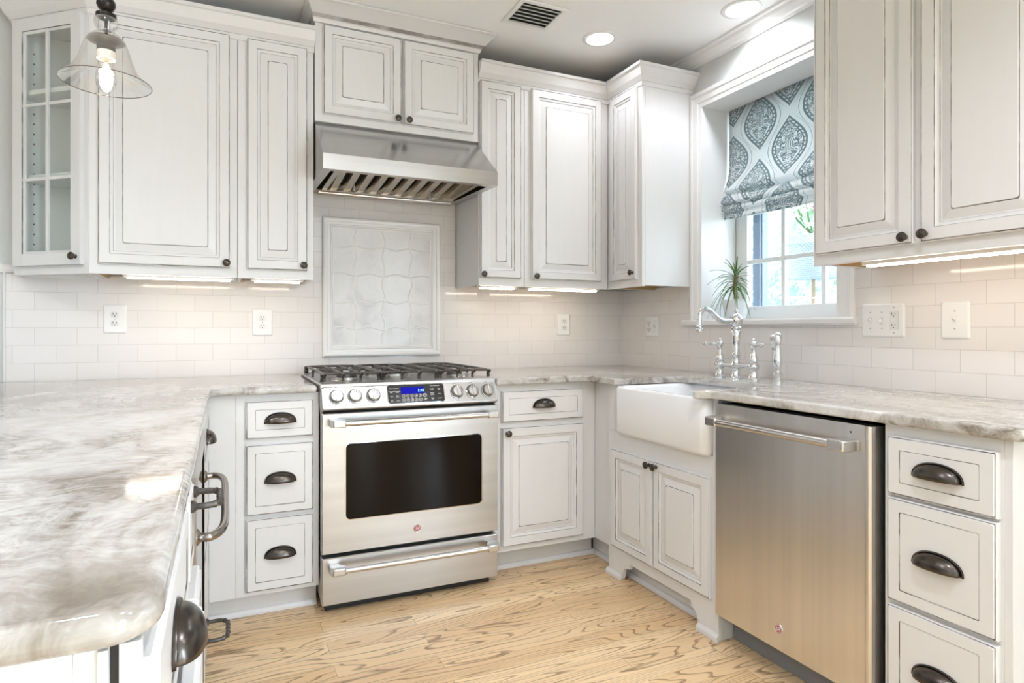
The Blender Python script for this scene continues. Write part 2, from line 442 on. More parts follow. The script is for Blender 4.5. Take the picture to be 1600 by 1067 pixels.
class B:
    def __init__(s, T=WORLD):
        s.T = T; s.v = []; s.f = []; s.m = []; s.sm = []; s.uv = {}
    def vert(s, p):
        s.v.append(tuple(s.T(*p))); return len(s.v) - 1
    def face(s, idx, mat, smooth=False, uv=None):
        if uv: s.uv[len(s.f)] = uv
        s.f.append(tuple(idx)); s.m.append(mat); s.sm.append(smooth)
    def box(s, u0, u1, d0, d1, z0, z1, mat):
        i = [s.vert(p) for p in ((u0, d0, z0), (u1, d0, z0), (u1, d1, z0), (u0, d1, z0), (u0, d0, z1), (u1, d0, z1), (u1, d1, z1), (u0, d1, z1))]
        for q in ((0, 1, 2, 3), (4, 5, 6, 7), (0, 1, 5, 4), (1, 2, 6, 5), (2, 3, 7, 6), (3, 0, 4, 7)):
            s.face([i[k] for k in q], mat)
        return s
    def ring(s, pts): return [s.vert(p) for p in pts]
    def bridge(s, a, b, mat, smooth=False, closed=True):
        n = len(a)
        for k in range(n if closed else n - 1):
            j = (k + 1) % n
            s.face((a[k], a[j], b[j], b[k]), mat, smooth)
    def panel(s, u0, u1, z0, z1, rings, cap, K=3):
        """nested rounded rectangles: rings = (inset, depth, radius, material of the band up to this ring)"""
        prev = None; first = None
        for ins, d, r, mt in rings:
            pts = [(u, d, z) for u, z in rrect(u0 + ins, u1 - ins, z0 + ins, z1 - ins, r, K)]
            cur = s.ring(pts)
            if prev: s.bridge(prev, cur, mt)
            else: first = cur
            prev = cur
        s.face(prev, cap); s.face(first, rings[1][3])
        return s
    def lathe(s, c, axis, prof, mat, n=24, smooth=True, caps=True, mats=None):
        """prof = (radius, distance along axis); c and axis in local (u,d,z)"""
        c = Vector(c); a = Vector(axis).normalized()
        h = Vector((0, 0, 1)) if abs(a.z) < 0.9 else Vector((1, 0, 0))
        e1 = a.cross(h).normalized(); e2 = a.cross(e1)
        prev = None
        for k, (r, t) in enumerate(prof):
            cur = s.ring([tuple(c + a * t + (e1 * math.cos(2 * PI * i / n) + e2 * math.sin(2 * PI * i / n)) * max(r, 1e-5)) for i in range(n)])
            if prev: s.bridge(prev, cur, mats[k] if mats else mat, smooth)
            elif caps and r > 1e-4: s.face(cur, mat)
            prev = cur
        if caps and prof[-1][0] > 1e-4: s.face(prev, mat)
        return s
    def tube(s, pts, r, mat, n=10, caps=True, squash=None):
        pts = [Vector(p) for p in pts]
        rs = r if hasattr(r, '__len__') else [r] * len(pts)
        prev = None; e1 = None
        for k, p in enumerate(pts):
            t = (pts[min(k + 1, len(pts) - 1)] - pts[max(k - 1, 0)]).normalized()
            if e1 is None:
                h = Vector((0, 0, 1)) if abs(t.z) < 0.9 else Vector((1, 0, 0))
                e1 = t.cross(h).normalized()
            else:
                e1 = (e1 - t * e1.dot(t)).normalized()
            e2 = t.cross(e1)
            cur = s.ring([tuple(p + (e1 * math.cos(2 * PI * i / n) + e2 * math.sin(2 * PI * i / n) * (squash or 1.0)) * rs[k]) for i in range(n)])
            if prev: s.bridge(prev, cur, mat, True)
            elif caps: s.face(cur, mat)
            prev = cur
        if caps: s.face(prev, mat)
        return s
    def prism(s, poly, z0, z1, mat, axis='z'):
        """extrude a polygon: axis z -> poly in (u,d); axis u -> poly in (d,z); axis d -> poly in (u,z)"""
        f = {'z': lambda a, b, t: (a, b, t), 'u': lambda a, b, t: (t, a, b), 'd': lambda a, b, t: (a, t, b)}[axis]
        A = s.ring([f(a, b, z0) for a, b in poly]); C = s.ring([f(a, b, z1) for a, b in poly])
        s.bridge(A, C, mat); s.face(A, mat); s.face(C, mat)
        return s
    def sweep(s, path, prof, mat, side=1, mats=None, closed=False):
        """path in (u,d) plan, prof = (out, z); mitred"""
        P = [Vector(p) for p in path]; n = len(P)
        segn = []
        for k in range(n if closed else n - 1):
            t = (P[(k + 1) % n] - P[k]).normalized(); segn.append(Vector((t.y, -t.x)) * side)
        rings = []
        for k in range(n):
            if closed: a, b = segn[k - 1], segn[k]
            else: a, b = segn[max(k - 1, 0)], segn[min(k, n - 2)]
            m = (a + b); m = m / max(m.dot(a), 1e-6) if m.length > 1e-6 else a
            rings.append(s.ring([(P[k].x + m.x * o, P[k].y + m.y * o, z) for o, z in prof]))
        for k in range(n if closed else n - 1):
            a, b = rings[k], rings[(k + 1) % n]
            for j in range(len(prof)):
                i = (j + 1) % len(prof)
                s.face((a[j], a[i], b[i], b[j]), mats[j] if mats else mat)
        if not closed:
            s.face(rings[0], mat); s.face(rings[-1], mat)
        return s
    def frame(s, u0, u1, z0, z1, prof, mat):
        """picture-frame moulding: prof = (inset, depth), mitred, closed"""
        prev = None; first = None
        for ins, d in prof:
            cur = s.ring([(u0 + ins, d, z0 + ins), (u1 - ins, d, z0 + ins), (u1 - ins, d, z1 - ins), (u0 + ins, d, z1 - ins)])
            if prev: s.bridge(prev, cur, mat)
            else: first = cur
            prev = cur
        s.bridge(prev, first, mat)
        return s
    def text(s, string, u, d, z, size, mat, align='CENTER', ext=0.0004, flip=1, shear=0.0):
        cu = bpy.data.curves.new('t', 'FONT'); cu.body = string; cu.size = size
        cu.align_x = align; cu.align_y = 'CENTER'; cu.extrude = ext; cu.resolution_u = 2; cu.shear = shear
        cu.space_line = 0.8
        o = bpy.data.objects.new('t', cu); COL.objects.link(o)
        me = o.to_mesh()
        base = len(s.v)
        for v in me.vertices: s.vert((u + v.co.x * flip, d + ext + v.co.z, z + v.co.y))
        for p in me.polygons: s.face([base + i for i in p.vertices], mat)
        o.to_mesh_clear(); bpy.data.objects.remove(o); bpy.data.curves.remove(cu)
        return s
    def build(s, name, parent=None, bevel=0, seg=2, solid=0, sub=0, recalc=True, angle=35):
        me = bpy.data.meshes.new(name)
        off = world_loc(parent) if parent else Vector((0, 0, 0))
        me.from_pydata([tuple(Vector(p) - off) for p in s.v], [], s.f)
        slots = []
        for m in s.m:
            if m not in slots: slots.append(m)
        for m in slots: me.materials.append(MAT[m])
        for p, m, sm in zip(me.polygons, s.m, s.sm):
            p.material_index = slots.index(m); p.use_smooth = sm
        if s.uv:
            ul = me.uv_layers.new(name='UVMap')
            for fi, uvs in s.uv.items():
                for li, uvc in zip(me.polygons[fi].loop_indices, uvs): ul.data[li].uv = uvc
        if recalc:
            bm = bmesh.new(); bm.from_mesh(me)
            bmesh.ops.recalc_face_normals(bm, faces=bm.faces[:]); bm.to_mesh(me); bm.free()
        if any(s.sm) or bevel: me.set_sharp_from_angle(angle=math.radians(angle))
        o = bpy.data.objects.new(name, me); COL.objects.link(o)
        if parent: o.parent = parent
        if solid:
            md = o.modifiers.new('solid', 'SOLIDIFY'); md.thickness = solid; md.offset = 0
        if bevel:
            md = o.modifiers.new('bevel', 'BEVEL'); md.width = bevel; md.segments = seg; md.limit_method = 'ANGLE'; md.angle_limit = math.radians(50)
            md.harden_normals = False
            for p in me.polygons: p.use_smooth = True
        if sub:
            md = o.modifiers.new('sub', 'SUBSURF'); md.levels = sub; md.render_levels = sub
        return o

def world_loc(o):
    p = Vector(o.location)
    while o.parent:
        o = o.parent; p += Vector(o.location)
    return p
def rrect(u0, u1, z0, z1, r, K=3):
    r = max(r, 0.0004); out = []
    for cx, cz, a in ((u1 - r, z0 + r, -90), (u1 - r, z1 - r, 0), (u0 + r, z1 - r, 90), (u0 + r, z0 + r, 180)):
        for k in range(K + 1):
            t = math.radians(a + 90 * k / K); out.append((cx + r * math.cos(t), cz + r * math.sin(t)))
    return out
def smooth_path(pts, per=6):
    P = [Vector(p) for p in pts]; P = [P[0] * 2 - P[1]] + P + [P[-1] * 2 - P[-2]]; out = []
    for i in range(1, len(P) - 2):
        p0, p1, p2, p3 = P[i - 1:i + 3]
        for k in range(per):
            t = k / per
            out.append(0.5 * ((2 * p1) + (p2 - p0) * t + (2 * p0 - 5 * p1 + 4 * p2 - p3) * t * t + (3 * p1 - p0 - 3 * p2 + p3) * t ** 3))
    out.append(P[-2]); return out
def tag(o, label=None, cat=None, group=None, kind=None):
    if label: o['label'] = label
    if cat: o['category'] = cat
    if group: o['group'] = group
    if kind: o['kind'] = kind
    return o
def thing(name, label, cat, loc, group=None):
    o = bpy.data.objects.new(name, None); COL.objects.link(o)
    o.empty_display_size = 0.05; o.location = loc
    return tag(o, label, cat, group)
def struct(o, label=None): return tag(o, label, None, None, 'structure')

# ------------------------------------------------------------------ joinery details
def raised_door(T, u0, u1, z0, z1, d, parent, s=0.040, name='door', label=None):
    b = B(T); g = 'glaze_shade'; g2 = 'glaze_shade2'; p = 'paint'
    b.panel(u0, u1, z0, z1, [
        (0, d, .001, p), (0, d + .0135, .001, p), (.0022, d + .0172, .002, p), (.0044, d + .0160, .002, g), (.0060, d + .020, .003, p),  # outer groove: dark glaze, deepened to paint in the door-gap shadow
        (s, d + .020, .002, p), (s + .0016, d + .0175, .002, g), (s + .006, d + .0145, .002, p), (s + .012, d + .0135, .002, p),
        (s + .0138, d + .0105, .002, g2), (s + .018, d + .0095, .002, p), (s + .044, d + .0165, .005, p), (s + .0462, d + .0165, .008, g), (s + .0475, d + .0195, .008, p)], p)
    o = b.build(name, parent)
    if label: o['label'] = label
    return o
def drawer_front(T, u0, u1, z0, z1, d, parent, s=0.034):
    b = B(T); g = 'glaze_shade'; g2 = 'glaze_shade2'; p = 'paint'
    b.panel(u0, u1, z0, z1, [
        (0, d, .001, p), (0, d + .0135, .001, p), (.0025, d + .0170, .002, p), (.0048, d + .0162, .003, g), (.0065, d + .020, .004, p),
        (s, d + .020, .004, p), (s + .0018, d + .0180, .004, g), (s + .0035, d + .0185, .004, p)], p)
    return b.build('drawer', parent)
def knob(T, u, d, z, parent):
    return B(T).lathe((u, d, z), (0, 1, 0), [(.0085, 0), (.0085, .002), (.0055, .004), (.0055, .012), (.009, .015), (.0145, .018), (.0155, .021), (.0145, .024), (.010, .0262), (.009, .0258), (.007, .0272), (.0001, .028)], 'bronze', 20).build('knob', parent)
def cup_pull(T, u, d, z, parent, w=.112, h=.036, dep=.026):
    a = w / 2; b = B(T); N = 20; M = 7; rows = []
    hb = h
    for k in range(M + 1):
        ph = (PI / 2) * k / M
        rows.append(b.ring([(u - a * math.cos(PI * i / N) * .96, d + .003 + dep * math.sin(ph) * math.sin(PI * i / N) ** .8, z + h * math.cos(ph) * math.sin(PI * i / N) ** .8) for i in range(N + 1)]))
    for k in range(M): b.bridge(rows[k], rows[k + 1], 'bronze', True, False)
    # rolled flange lying on the drawer
    o1 = b.ring([(u - (a + .004) * math.cos(PI * i / N), d + .0005, z - .001 + (h + .006) * math.sin(PI * i / N) ** .8) for i in range(N + 1)])
    o2 = b.ring([(u - (a + .003) * math.cos(PI * i / N), d + .004, z - .001 + (h + .004) * math.sin(PI * i / N) ** .8) for i in range(N + 1)])
    b.bridge(o1, o2, 'bronze', True, False); b.bridge(o2, rows[0], 'bronze', True, False)
    return b.build('cup_pull', parent, solid=.002)
def crown(path, prof, name, label, side=1, T=WORLD):
    return tag(B(T).sweep(path, prof, 'paint', side, mats=['paint' if i not in (1, 4) else 'glaze_shade2' for i in range(len(prof))]).build(name), label, 'crown molding')

# ------------------------------------------------------------------ room shell
CZ = 2.57
XW, YB = -6.5, -11.0
b = B(); b.face([b.vert(p) for p in ((XW, YB, 0), (0.0, YB, 0), (0.0, 0.0, 0), (XW, 0.0, 0))], 'floor')
struct(b.build('floor'))
LIGHTS = ((-.582, -.621), (-.158, -1.107), (-1.6, -2.9), (-2.6, -2.1), (-3.6, -2.0), (-3.9, -3.6), (-.68, -3.3), (-4.0, -5.2))
b = B().box(XW, 0.30, YB, 0.12, CZ, CZ + 0.12, 'ceiling'); ceil = struct(b.build('ceiling'))
b = B()
for x, y in LIGHTS: b.lathe((x, y, CZ - .02), (0, 0, 1), [(.068, 0), (.068, .12)], 'trim', 40)
cut = b.build('cutter')
md = ceil.modifiers.new('holes', 'BOOLEAN'); md.object = cut; md.operation = 'DIFFERENCE'; md.solver = 'EXACT'
dg = bpy.context.evaluated_depsgraph_get()
me = bpy.data.meshes.new_from_object(ceil.evaluated_get(dg))
ceil.modifiers.clear(); ceil.data = me; me.name = 'ceiling'
for p_ in me.polygons: p_.use_smooth = False
bpy.data.objects.remove(cut)
b = B().box(XW, 0.30, 0.0, 0.12, 0, CZ, 'wallpaint'); struct(b.build('wall_back'))
# right wall with the window opening
WY0, WY1, WZ0, WZ1 = -0.70, -1.462, 1.185, 2.29
b = B(); b.box(0, .30, YB, -10.2, 0, CZ, 'wallpaint'); b.box(0, .30, -4.85, WY1, 0, CZ, 'wallpaint'); b.box(0, .30, -8.35, -6.15, .3, 2.32, 'wallpaint'); b.box(0, .30, -10.2, -9.65, .3, 2.32, 'wallpaint'); b.box(0, .30, -10.2, -4.85, 0, .3, 'wallpaint'); b.box(0, .30, -10.2, -4.85, 2.32, CZ, 'wallpaint'); b.box(0, .30, WY0, 0.0, 0, CZ, 'wallpaint')
b.box(0, .30, WY1, WY0, 0, WZ0 - .031, 'wallpaint'); b.box(0, .30, WY1, WY0, WZ1, CZ, 'wallpaint')
struct(b.build('wall_right'))
# closed rear wall of the open plan room, behind the camera
b = B(); b.box(XW, 0.3, YB - .1, YB, 0, CZ, 'wallpaint')
struct(b.build('wall_rear'))
b = B(); b.box(XW - .1, XW, YB, .12, 0, CZ, 'wallpaint')
struct(b.build('wall_left'))

# tiled backsplash (thin tile layer on the walls)
b = B(); b.box(-3.12, -1.907, -.008, 0, .90, 1.372, 'tile_x'); b.box(-1.907, -1.114, -.008, 0, .90, 1.86, 'tile_x'); b.box(-1.114, 0, -.008, 0, .90, 1.372, 'tile_x')
struct(b.build('trim_1'), 'white glazed subway tile backsplash on the wall behind the range')
b = B()
b.box(-.008, 0, -.62, -.008, .90, 1.372, 'tile_y'); b.box(-.008, 0, -1.54, -.62, .90, 1.155, 'tile_y'); b.box(-.008, 0, -2.9, -1.54, .90, 1.372, 'tile_y')
struct(b.build('trim_2'), 'white glazed subway tile backsplash on the wall under the window')
# pencil tile cap
for pts in ([(-3.145, -.0), (-3.0, -.0)], ):
    b = B().sweep(pts, [(0, 1.372), (.012, 1.374), (.017, 1.386), (.015, 1.402), (.006, 1.410), (0, 1.410)], 'tileplain', 1)
    b.sweep([(-3.127, -0.0), (-3.119, -0.0)], [(0, .915), (.013, .915), (.013, 1.40), (0, 1.40)], 'tileplain', 1)
    struct(b.build('trim_3'), 'rounded tile cap along the top of the back wall tiles')
b = B().sweep([(0, -.606), (0, -.632)], [(0, 1.372), (.012, 1.374), (.020, 1.386), (.018, 1.404), (.006, 1.414), (0, 1.414)], 'tileplain', 1)
struct(b.build('trim_4'), 'short rounded tile cap beside the window casing')

# ceiling crown on the right wall
prof = [(0, CZ - .064), (.010, CZ - .064), (.012, CZ - .056), (.022, CZ - .050), (.040, CZ - .030), (.046, CZ - .016), (.055, CZ - .012), (.055, CZ), (0, CZ)]
struct(B().sweep([(0, -.02), (0, -10.9)], prof, 'trim', 1).build('trim_5'), 'white crown molding where the right wall meets the ceiling')

# ------------------------------------------------------------------ window in the right wall
b = B()
CP = [(0, 0), (0, .020), (.012, .026), (.022, .026), (.027, .021), (.055, .018), (.060, .014), (.078, .012), (.078, 0)]
def casing(b):
    # left, head, right boards as one mitred run (u = -y)
    u0, u1 = -WY0, -WY1
    prev = None
    for ins, d in CP:
        o = .078 - ins
        cur = b.ring([(u0 - o, d, WZ0), (u0 - o, d, WZ1 + o), (u1 + o, d, WZ1 + o), (u1 + o, d, WZ0)])
        if prev: b.bridge(prev, cur, 'trim', False, False)
        prev = cur
    first = b.ring([(u0 - .078, 0, WZ0), (u0 - .078, 0, WZ1 + .078), (u1 + .078, 0, WZ1 + .078), (u1 + .078, 0, WZ0)])
b.T = RIGHT
casing(b)
# jamb lining and stool
b.box(.692 + .008, .703, -.22, .012, WZ0, WZ1, 'trim'); b.box(1.459, 1.462, -.22, .012, WZ0, WZ1, 'trim'); b.box(.70, 1.462, -.22, .012, WZ1 - .003, WZ1, 'trim')
b.box(.701, 1.461, -.298, -.0005, WZ0 - .03, WZ0, 'trim')
wroot = struct(b.build('window_1'), 'double hung window with white casing over the sink')
b = B(RIGHT).prism([(-.0, WZ0 - .032), (.026, WZ0 - .032), (.036, WZ0 - .024), (.038, WZ0 - .008), (.033, WZ0), (-.0, WZ0)], .578, 1.55, 'trim', 'u')
b.build('window_sill', wroot)
# lower sash: stiles, rails, muntins (u = -y, set back from the room face)
b = B(RIGHT)
SD0, SD1 = -.262, -.226
b.box(.70, .775, SD0, SD1, 1.186, 1.775, 'trim'); b.box(1.43, 1.462, SD0, SD1, 1.186, 1.775, 'trim')
b.box(.775, 1.43, SD0, SD1, 1.186, 1.254, 'trim'); b.box(.775, 1.43, SD0, SD1, 1.731, 1.775, 'trim')
b.build('window_sash', wroot, bevel=.003)
b = B(RIGHT)
for u in (.993, 1.212): b.box(u - .011, u + .011, SD0 + .004, SD1 - .006, 1.254, 1.731, 'trim')
b.box(.775, 1.43, SD0 + .005, SD1 - .007, 1.486 - .011, 1.486 + .011, 'trim')
b.build('muntin', wroot, bevel=.003)
b = B(RIGHT).box(.77, 1.435, -.247, -.243, 1.25, 1.735, 'pane'); b.build('pane', wroot)
b = B(RIGHT); b.box(.70, .76, -.30, -.268, 1.775, WZ1, 'trim'); b.box(1.42, 1.462, -.30, -.268, 1.775, WZ1, 'trim'); b.box(.76, 1.42, -.30, -.268, 2.25, WZ1, 'trim'); b.box(.76, 1.42, -.30, -.268, 1.77, 1.81, 'trim')
b.build('upper_sash', wroot)
b = B(RIGHT).box(.755, 1.43, -.286, -.282, 1.805, 2.255, 'pane'); b.build('pane', wroot)
b = B(RIGHT); b.box(.745, .79, -.36, -.30, 1.19, 2.28, 'ext_trim'); b.box(.79, .80, -.34, -.31, 1.19, 2.28, 'ext_trim'); b.box(1.425, 1.462, -.36, -.30, 1.19, 2.28, 'ext_trim')
b.build('exterior_frame', wroot)

# ------------------------------------------------------------------ wall cabinets
ZB, ZT = 1.356, 2.40
def wall_box(T, root, u0, u1, depth=.33, z0=ZB, z1=ZT, door_spans=(), side_l=True, bottom_rim=.022):
    """open-bottomed carcass with a face frame; raw wood shows from below"""
    b = B(T)
    b.box(u0, u1, depth - .02, depth, z0, z1, 'paint')                       # face frame
    b.box(u0, u0 + .015, 0.001, depth - .02, z0 + .004, z1, 'paint'); b.box(u1 - .015, u1, 0.001, depth - .02, z0 + .004, z1, 'paint')
    b.box(u0 + .015, u1 - .015, 0.001, depth - .02, z1 - .02, z1, 'paint')
    o = b.build('carcass', root, bevel=.0012, seg=1)
    b = B(T).box(u0 + .015, u1 - .015, .01, depth - .02, z0 + bottom_rim, z0 + bottom_rim + .014, 'wood_raw')
    b.box(u0 + .0152, u0 + .022, .01, depth - .0202, z0 + .006, z0 + bottom_rim, 'wood_raw'); b.box(u1 - .022, u1 - .0152, .01, depth - .0202, z0 + .006, z0 + bottom_rim, 'wood_raw')
    b.build('underside', root)['label'] = 'raw wood underside'
    return o

def cab(name, label, T, u0, u1, doors, knobs, depth=.33, z0=ZB, z1=ZT, dz=(1.395, 2.387), **kw):
    c = T((u0 + u1) / 2, depth / 2, z0)
    root = thing('wall_cabinet', label, 'cabinet', c)
    wall_box(T, root, u0, u1, depth, z0, z1, **kw)
    for (a, e), kn in zip(doors, knobs):
        dr = raised_door(T, a, e, dz[0], dz[1], depth, root)
        knob(T, kn[0], depth + .019, kn[1], dr)
    return root

cab('wall_cabinet', 'large single-door white glazed wall cabinet between the glass-door cabinet and the narrow cabinet', BACK, -2.768, -2.228, [(-2.736, -2.257)], [(-2.271, 1.416)])
cab('wall_cabinet', 'narrow white glazed wall cabinet touching the left side of the range hood', BACK, -2.226, -1.9115, [(-2.190, -1.940)], [(-1.957, 1.418)])
cab('wall_cabinet', 'narrow white glazed wall cabinet touching the right side of the range hood', BACK, -1.1085, -.852, [(-1.104, -.876)], [(-1.092, 1.412)])
cab('wall_cabinet', 'medium white glazed wall cabinet nearest the room corner on the range wall', BACK, -.850, -.335, [(-.817, -.386)], [(-.795, 1.412)])
cab('wall_cabinet', 'narrow white wall cabinet standing out beside the window, its plain side panel facing the room', RIGHT, .31, .625, [(.366, .596)], [(.575, 1.428)], dz=(1.393, 2.385))
cab('wall_cabinet', 'big two-door grey-white wall cabinet to the right of the window', RIGHT, 1.611, 2.345, [(1.630, 1.964), (1.987, 2.322)], [(1.945, 1.420), (2.003, 1.422)], depth=.3335, z0=1.362, dz=(1.399, 2.39))

# cabinet over the hood
r = thing('hood_cabinet', 'short two-door cabinet above the range hood', 'cabinet', (-1.51, -.17, 2.07))
b = B(BACK); b.box(-1.907, -1.114, .318, .340, 2.072, 2.53, 'paint'); b.box(-1.907, -1.892, .001, .318, 2.072, 2.565, 'paint'); b.box(-1.129, -1.114, .001, .318, 2.072, 2.565, 'paint')
b.box(-1.892, -1.129, .001, .318, 2.08, 2.095, 'paint'); b.box(-1.907, -1.114, .318, .3405, 2.53, 2.566, 'paint')
b.build('carcass', r, bevel=.0012, seg=1)
d1 = raised_door(BACK, -1.872, -1.512, 2.104, 2.506, .340, r); knob(BACK, -1.533, .359, 2.123, d1)
d2 = raised_door(BACK, -1.502, -1.143, 2.104, 2.506, .340, r); knob(BACK, -1.479, .359, 2.123, d2)

# glass-door corner cabinet (angled end of the left run)
P0, P1 = Vector((-3.070, -.090)), Vector((-2.770, -.330))
L = (P1 - P0).length; uu = (P1 - P0) / L; nn = Vector((uu.y, -uu.x))
def DIAG(u, d, z): return Vector((P0.x + uu.x * u + nn.x * d, P0.y + uu.y * u + nn.y * d, z))
r = thing('glass_cabinet', 'angled end cabinet with a six-pane glass door at the far left', 'cabinet', (-2.9, -.12, ZB))
poly = [(-3.068, -.092), (-2.772, -.328), (-2.770, -.002), (-3.068, -.002)]
b = B(); b.prism(poly, ZB + .02, ZB + .04, 'paint'); b.prism(poly, ZT - .02, ZT, 'paint')
b.box(-3.070, -3.060, -.088, -.002, ZB, ZT, 'paint'); b.box(-2.780, -2.770, -.318, -.002, ZB, ZT, 'interior'); b.box(-3.060, -2.780, -.012, -.002, ZB, ZT, 'interior')
b.prism([(-3.056, -.088), (-2.972, -.0125), (-2.985, -.0125), (-3.0595, -.080)], ZB + .04, ZT - .02, 'interior')
b.T = DIAG
b.box(0, .030, -.018, 0, ZB, ZT, 'paint'); b.box(L - .050, L, -.018, 0, ZB, ZT, 'paint'); b.box(.03, L - .05, -.018, 0, ZB, 1.40, 'paint'); b.box(.03, L - .05, -.018, 0, 2.36, ZT, 'paint')
b.build('carcass', r, bevel=.001, seg=1)
b = B()
ip = [(-3.050, -.098), (-2.787, -.306), (-2.787, -.014), (-2.972, -.014), (-3.050, -.086)]
for z in (1.745, 2.09): B().prism(ip, z, z + .019, 'interior').build('shelf', r)
for k in range(21): B().lathe((-3.012, -.0478, 1.45 + k * .042), (.669, -.743, 0), [(.004, 0), (.004, .0012)], 'slot', 8).build('pin_hole', r)
for z in (1.46, 1.80, 2.26): B().box(-3.050, -3.032, -.092, -.072, z, z + .05, 'slot').build('hinge', r)
ga, gb = .018, .365
b = B(DIAG); s_ = .047
z0, z1 = 1.392, 2.385
for (a, c, e, f) in ((ga, ga + s_, z0, z1), (gb - s_, gb, z0, z1), (ga + s_, gb - s_, z0, z0 + s_), (ga + s_, gb - s_, z1 - s_, z1)): b.box(a, c, 0, .020, e, f, 'paint')
# stepped lip round the glass with a thin dark line
b.frame(ga + s_ - .001, gb - s_ + .001, z0 + s_ - .001, z1 - s_ + .001, [(0, .004), (0, .0185), (.0015, .0185), (.0015, .004)], 'glaze_shade')
b.frame(ga + s_ + .0005, gb - s_ - .0005, z0 + s_ + .0005, z1 - s_ - .0005, [(0, .004), (0, .014), (.010, .011), (.010, .004)], 'paint')
gm = (ga + gb) / 2
b.box(gm - .006, gm + .006, .005, .0155, z0 + s_, z1 - s_, 'paint')
hz = [z0 + s_ + (z1 - z0 - 2 * s_) * k / 3 for k in (1, 2)]
for z in hz: b.box(ga + s_, gb - s_, .005, .015, z - .006, z + .006, 'paint')
dr = b.build('door', r, bevel=.0015, seg=1)
knob(DIAG, gb - .022, .019, 1.422, dr)
B(DIAG).box(ga + s_ + .002, gb - s_ - .002, .006, .009, z0 + s_ + .002, z1 - s_ - .002, 'cabglass').build('glass_pane', dr)

# crown moldings
CPR = [(0, 2.376), (.006, 2.378), (.008, 2.398), (.010, 2.400), (.014, 2.404), (.030, 2.420), (.042, 2.445), (.047, 2.458), (.058, 2.460), (.058, 2.474), (0, 2.474)]
def crown_run(path, label, side=1):
    b = B().sweep(path, CPR, 'paint', side, mats=['paint', 'paint', 'glaze_shade2'] + ['paint'] * 9)
    return tag(b.build('crown_molding'), label, 'crown molding')
crown_run([(-3.070, -.001), (-3.070, -.090), (-2.770, -.330), (-1.9085, -.330)], 'crown molding capping the wall cabinets left of the hood')
crown_run([(-1.1125, -.330), (-.330, -.330), (-.330, -.625), (-.001, -.625)], 'stepped crown molding capping the corner wall cabinets beside the window')
crown_run([(-.0005, -1.611), (-.3335, -1.611), (-.3335, -2.345), (-.0005, -2.345)], 'crown molding capping the two-door cabinet right of the window', 1)
b = B()
pf = [(0, 0, 2.513), (.006, .008, 2.514), (.010, .014, 2.526), (.012, .020, 2.530), (.018, .045, 2.536), (.036, .090, 2.552), (.046, .112, 2.558), (.050, .128, 2.560), (.050, .128, 2.568), (0, 0, 2.568)]
rings = [b.ring([(-1.907 - a, -.002, z), (-1.907 - a, -.3405 - d, z), (-1.114 + a, -.3405 - d, z), (-1.114 + a, -.002, z)]) for a, d, z in pf]
for k in range(len(rings) - 1): b.bridge(rings[k], rings[k + 1], 'glaze_shade2' if k in (3,) else 'paint', False, False)
tag(b.build('crown_molding'), 'deep crown molding over the hood cabinet reaching the ceiling', 'crown molding')

# ------------------------------------------------------------------ range hood
r = thing('range_hood', 'stainless steel canopy range hood with baffle filter', 'range hood', (-1.51, -.3, 1.80))
hx0, hx1 = -1.906, -1.1185
b = B()
prof = [(-.012, 2.070), (-.325, 2.070), (-.585, 1.863), (-.585, 1.800), (-.575, 1.797), (-.575, 1.805), (-.05, 1.825), (-.012, 1.828)]
# outer shell: sloped front, band, open underside
L0 = b.ring([(hx0, y, z) for y, z in prof[:4]]); R0 = b.ring([(hx1, y, z) for y, z in prof[:4]])
b.bridge(L0, R0, 'hoodsteel', False, False)
lw = [(-.012, 2.07), (-.325, 2.07), (-.585, 1.863), (-.585, 1.800), (-.012, 1.822)]
for x in (hx0, hx1): b.face(b.ring([(x, y, z) for y, z in lw]), 'hoodsteel')
# lip round the underside
for x0, x1 in ((hx0, hx0 + .035), (hx1 - .035, hx1)):
    b.face(b.ring([(x0, -.585, 1.800), (x1, -.585, 1.800), (x1, -.012, 1.822), (x0, -.012, 1.822)]), 'steel')
b.face(b.ring([(hx0 + .035, -.585, 1.800), (hx1 - .035, -.585, 1.800), (hx1 - .035, -.545, 1.8015), (hx0 + .035, -.545, 1.8015)]), 'filter')
b.face(b.ring([(hx0 + .035, -.10, 1.8186), (hx1 - .035, -.10, 1.8186), (hx1 - .035, -.012, 1.822), (hx0 + .035, -.012, 1.822)]), 'filter')
# inner recess walls and roof
for x in (hx0 + .035, hx1 - .035): b.face(b.ring([(x, -.545, 1.8015), (x, -.10, 1.8186), (x, -.10, 1.92), (x, -.545, 1.87)]), 'filter')
b.face(b.ring([(hx0 + .035, -.545, 1.8015), (hx1 - .035, -.545, 1.8015), (hx1 - .035, -.545, 1.87), (hx0 + .035, -.545, 1.87)]), 'filter')
b.face(b.ring([(hx0 + .035, -.10, 1.8186), (hx1 - .035, -.10, 1.8186), (hx1 - .035, -.10, 1.92), (hx0 + .035, -.10, 1.92)]), 'filter')
b.face(b.ring([(hx0 + .035, -.545, 1.88), (hx1 - .035, -.545, 1.88), (hx1 - .035, -.10, 1.92), (hx0 + .035, -.10, 1.92)]), 'slot')
b.build('canopy', r, solid=.0015)
b = B()
n = 10; x0, x1 = hx0 + .07, hx1 - .075
yf, zf, yb, zb = -.52, 1.872, -.135, 1.835
wd = (x1 - x0) / n
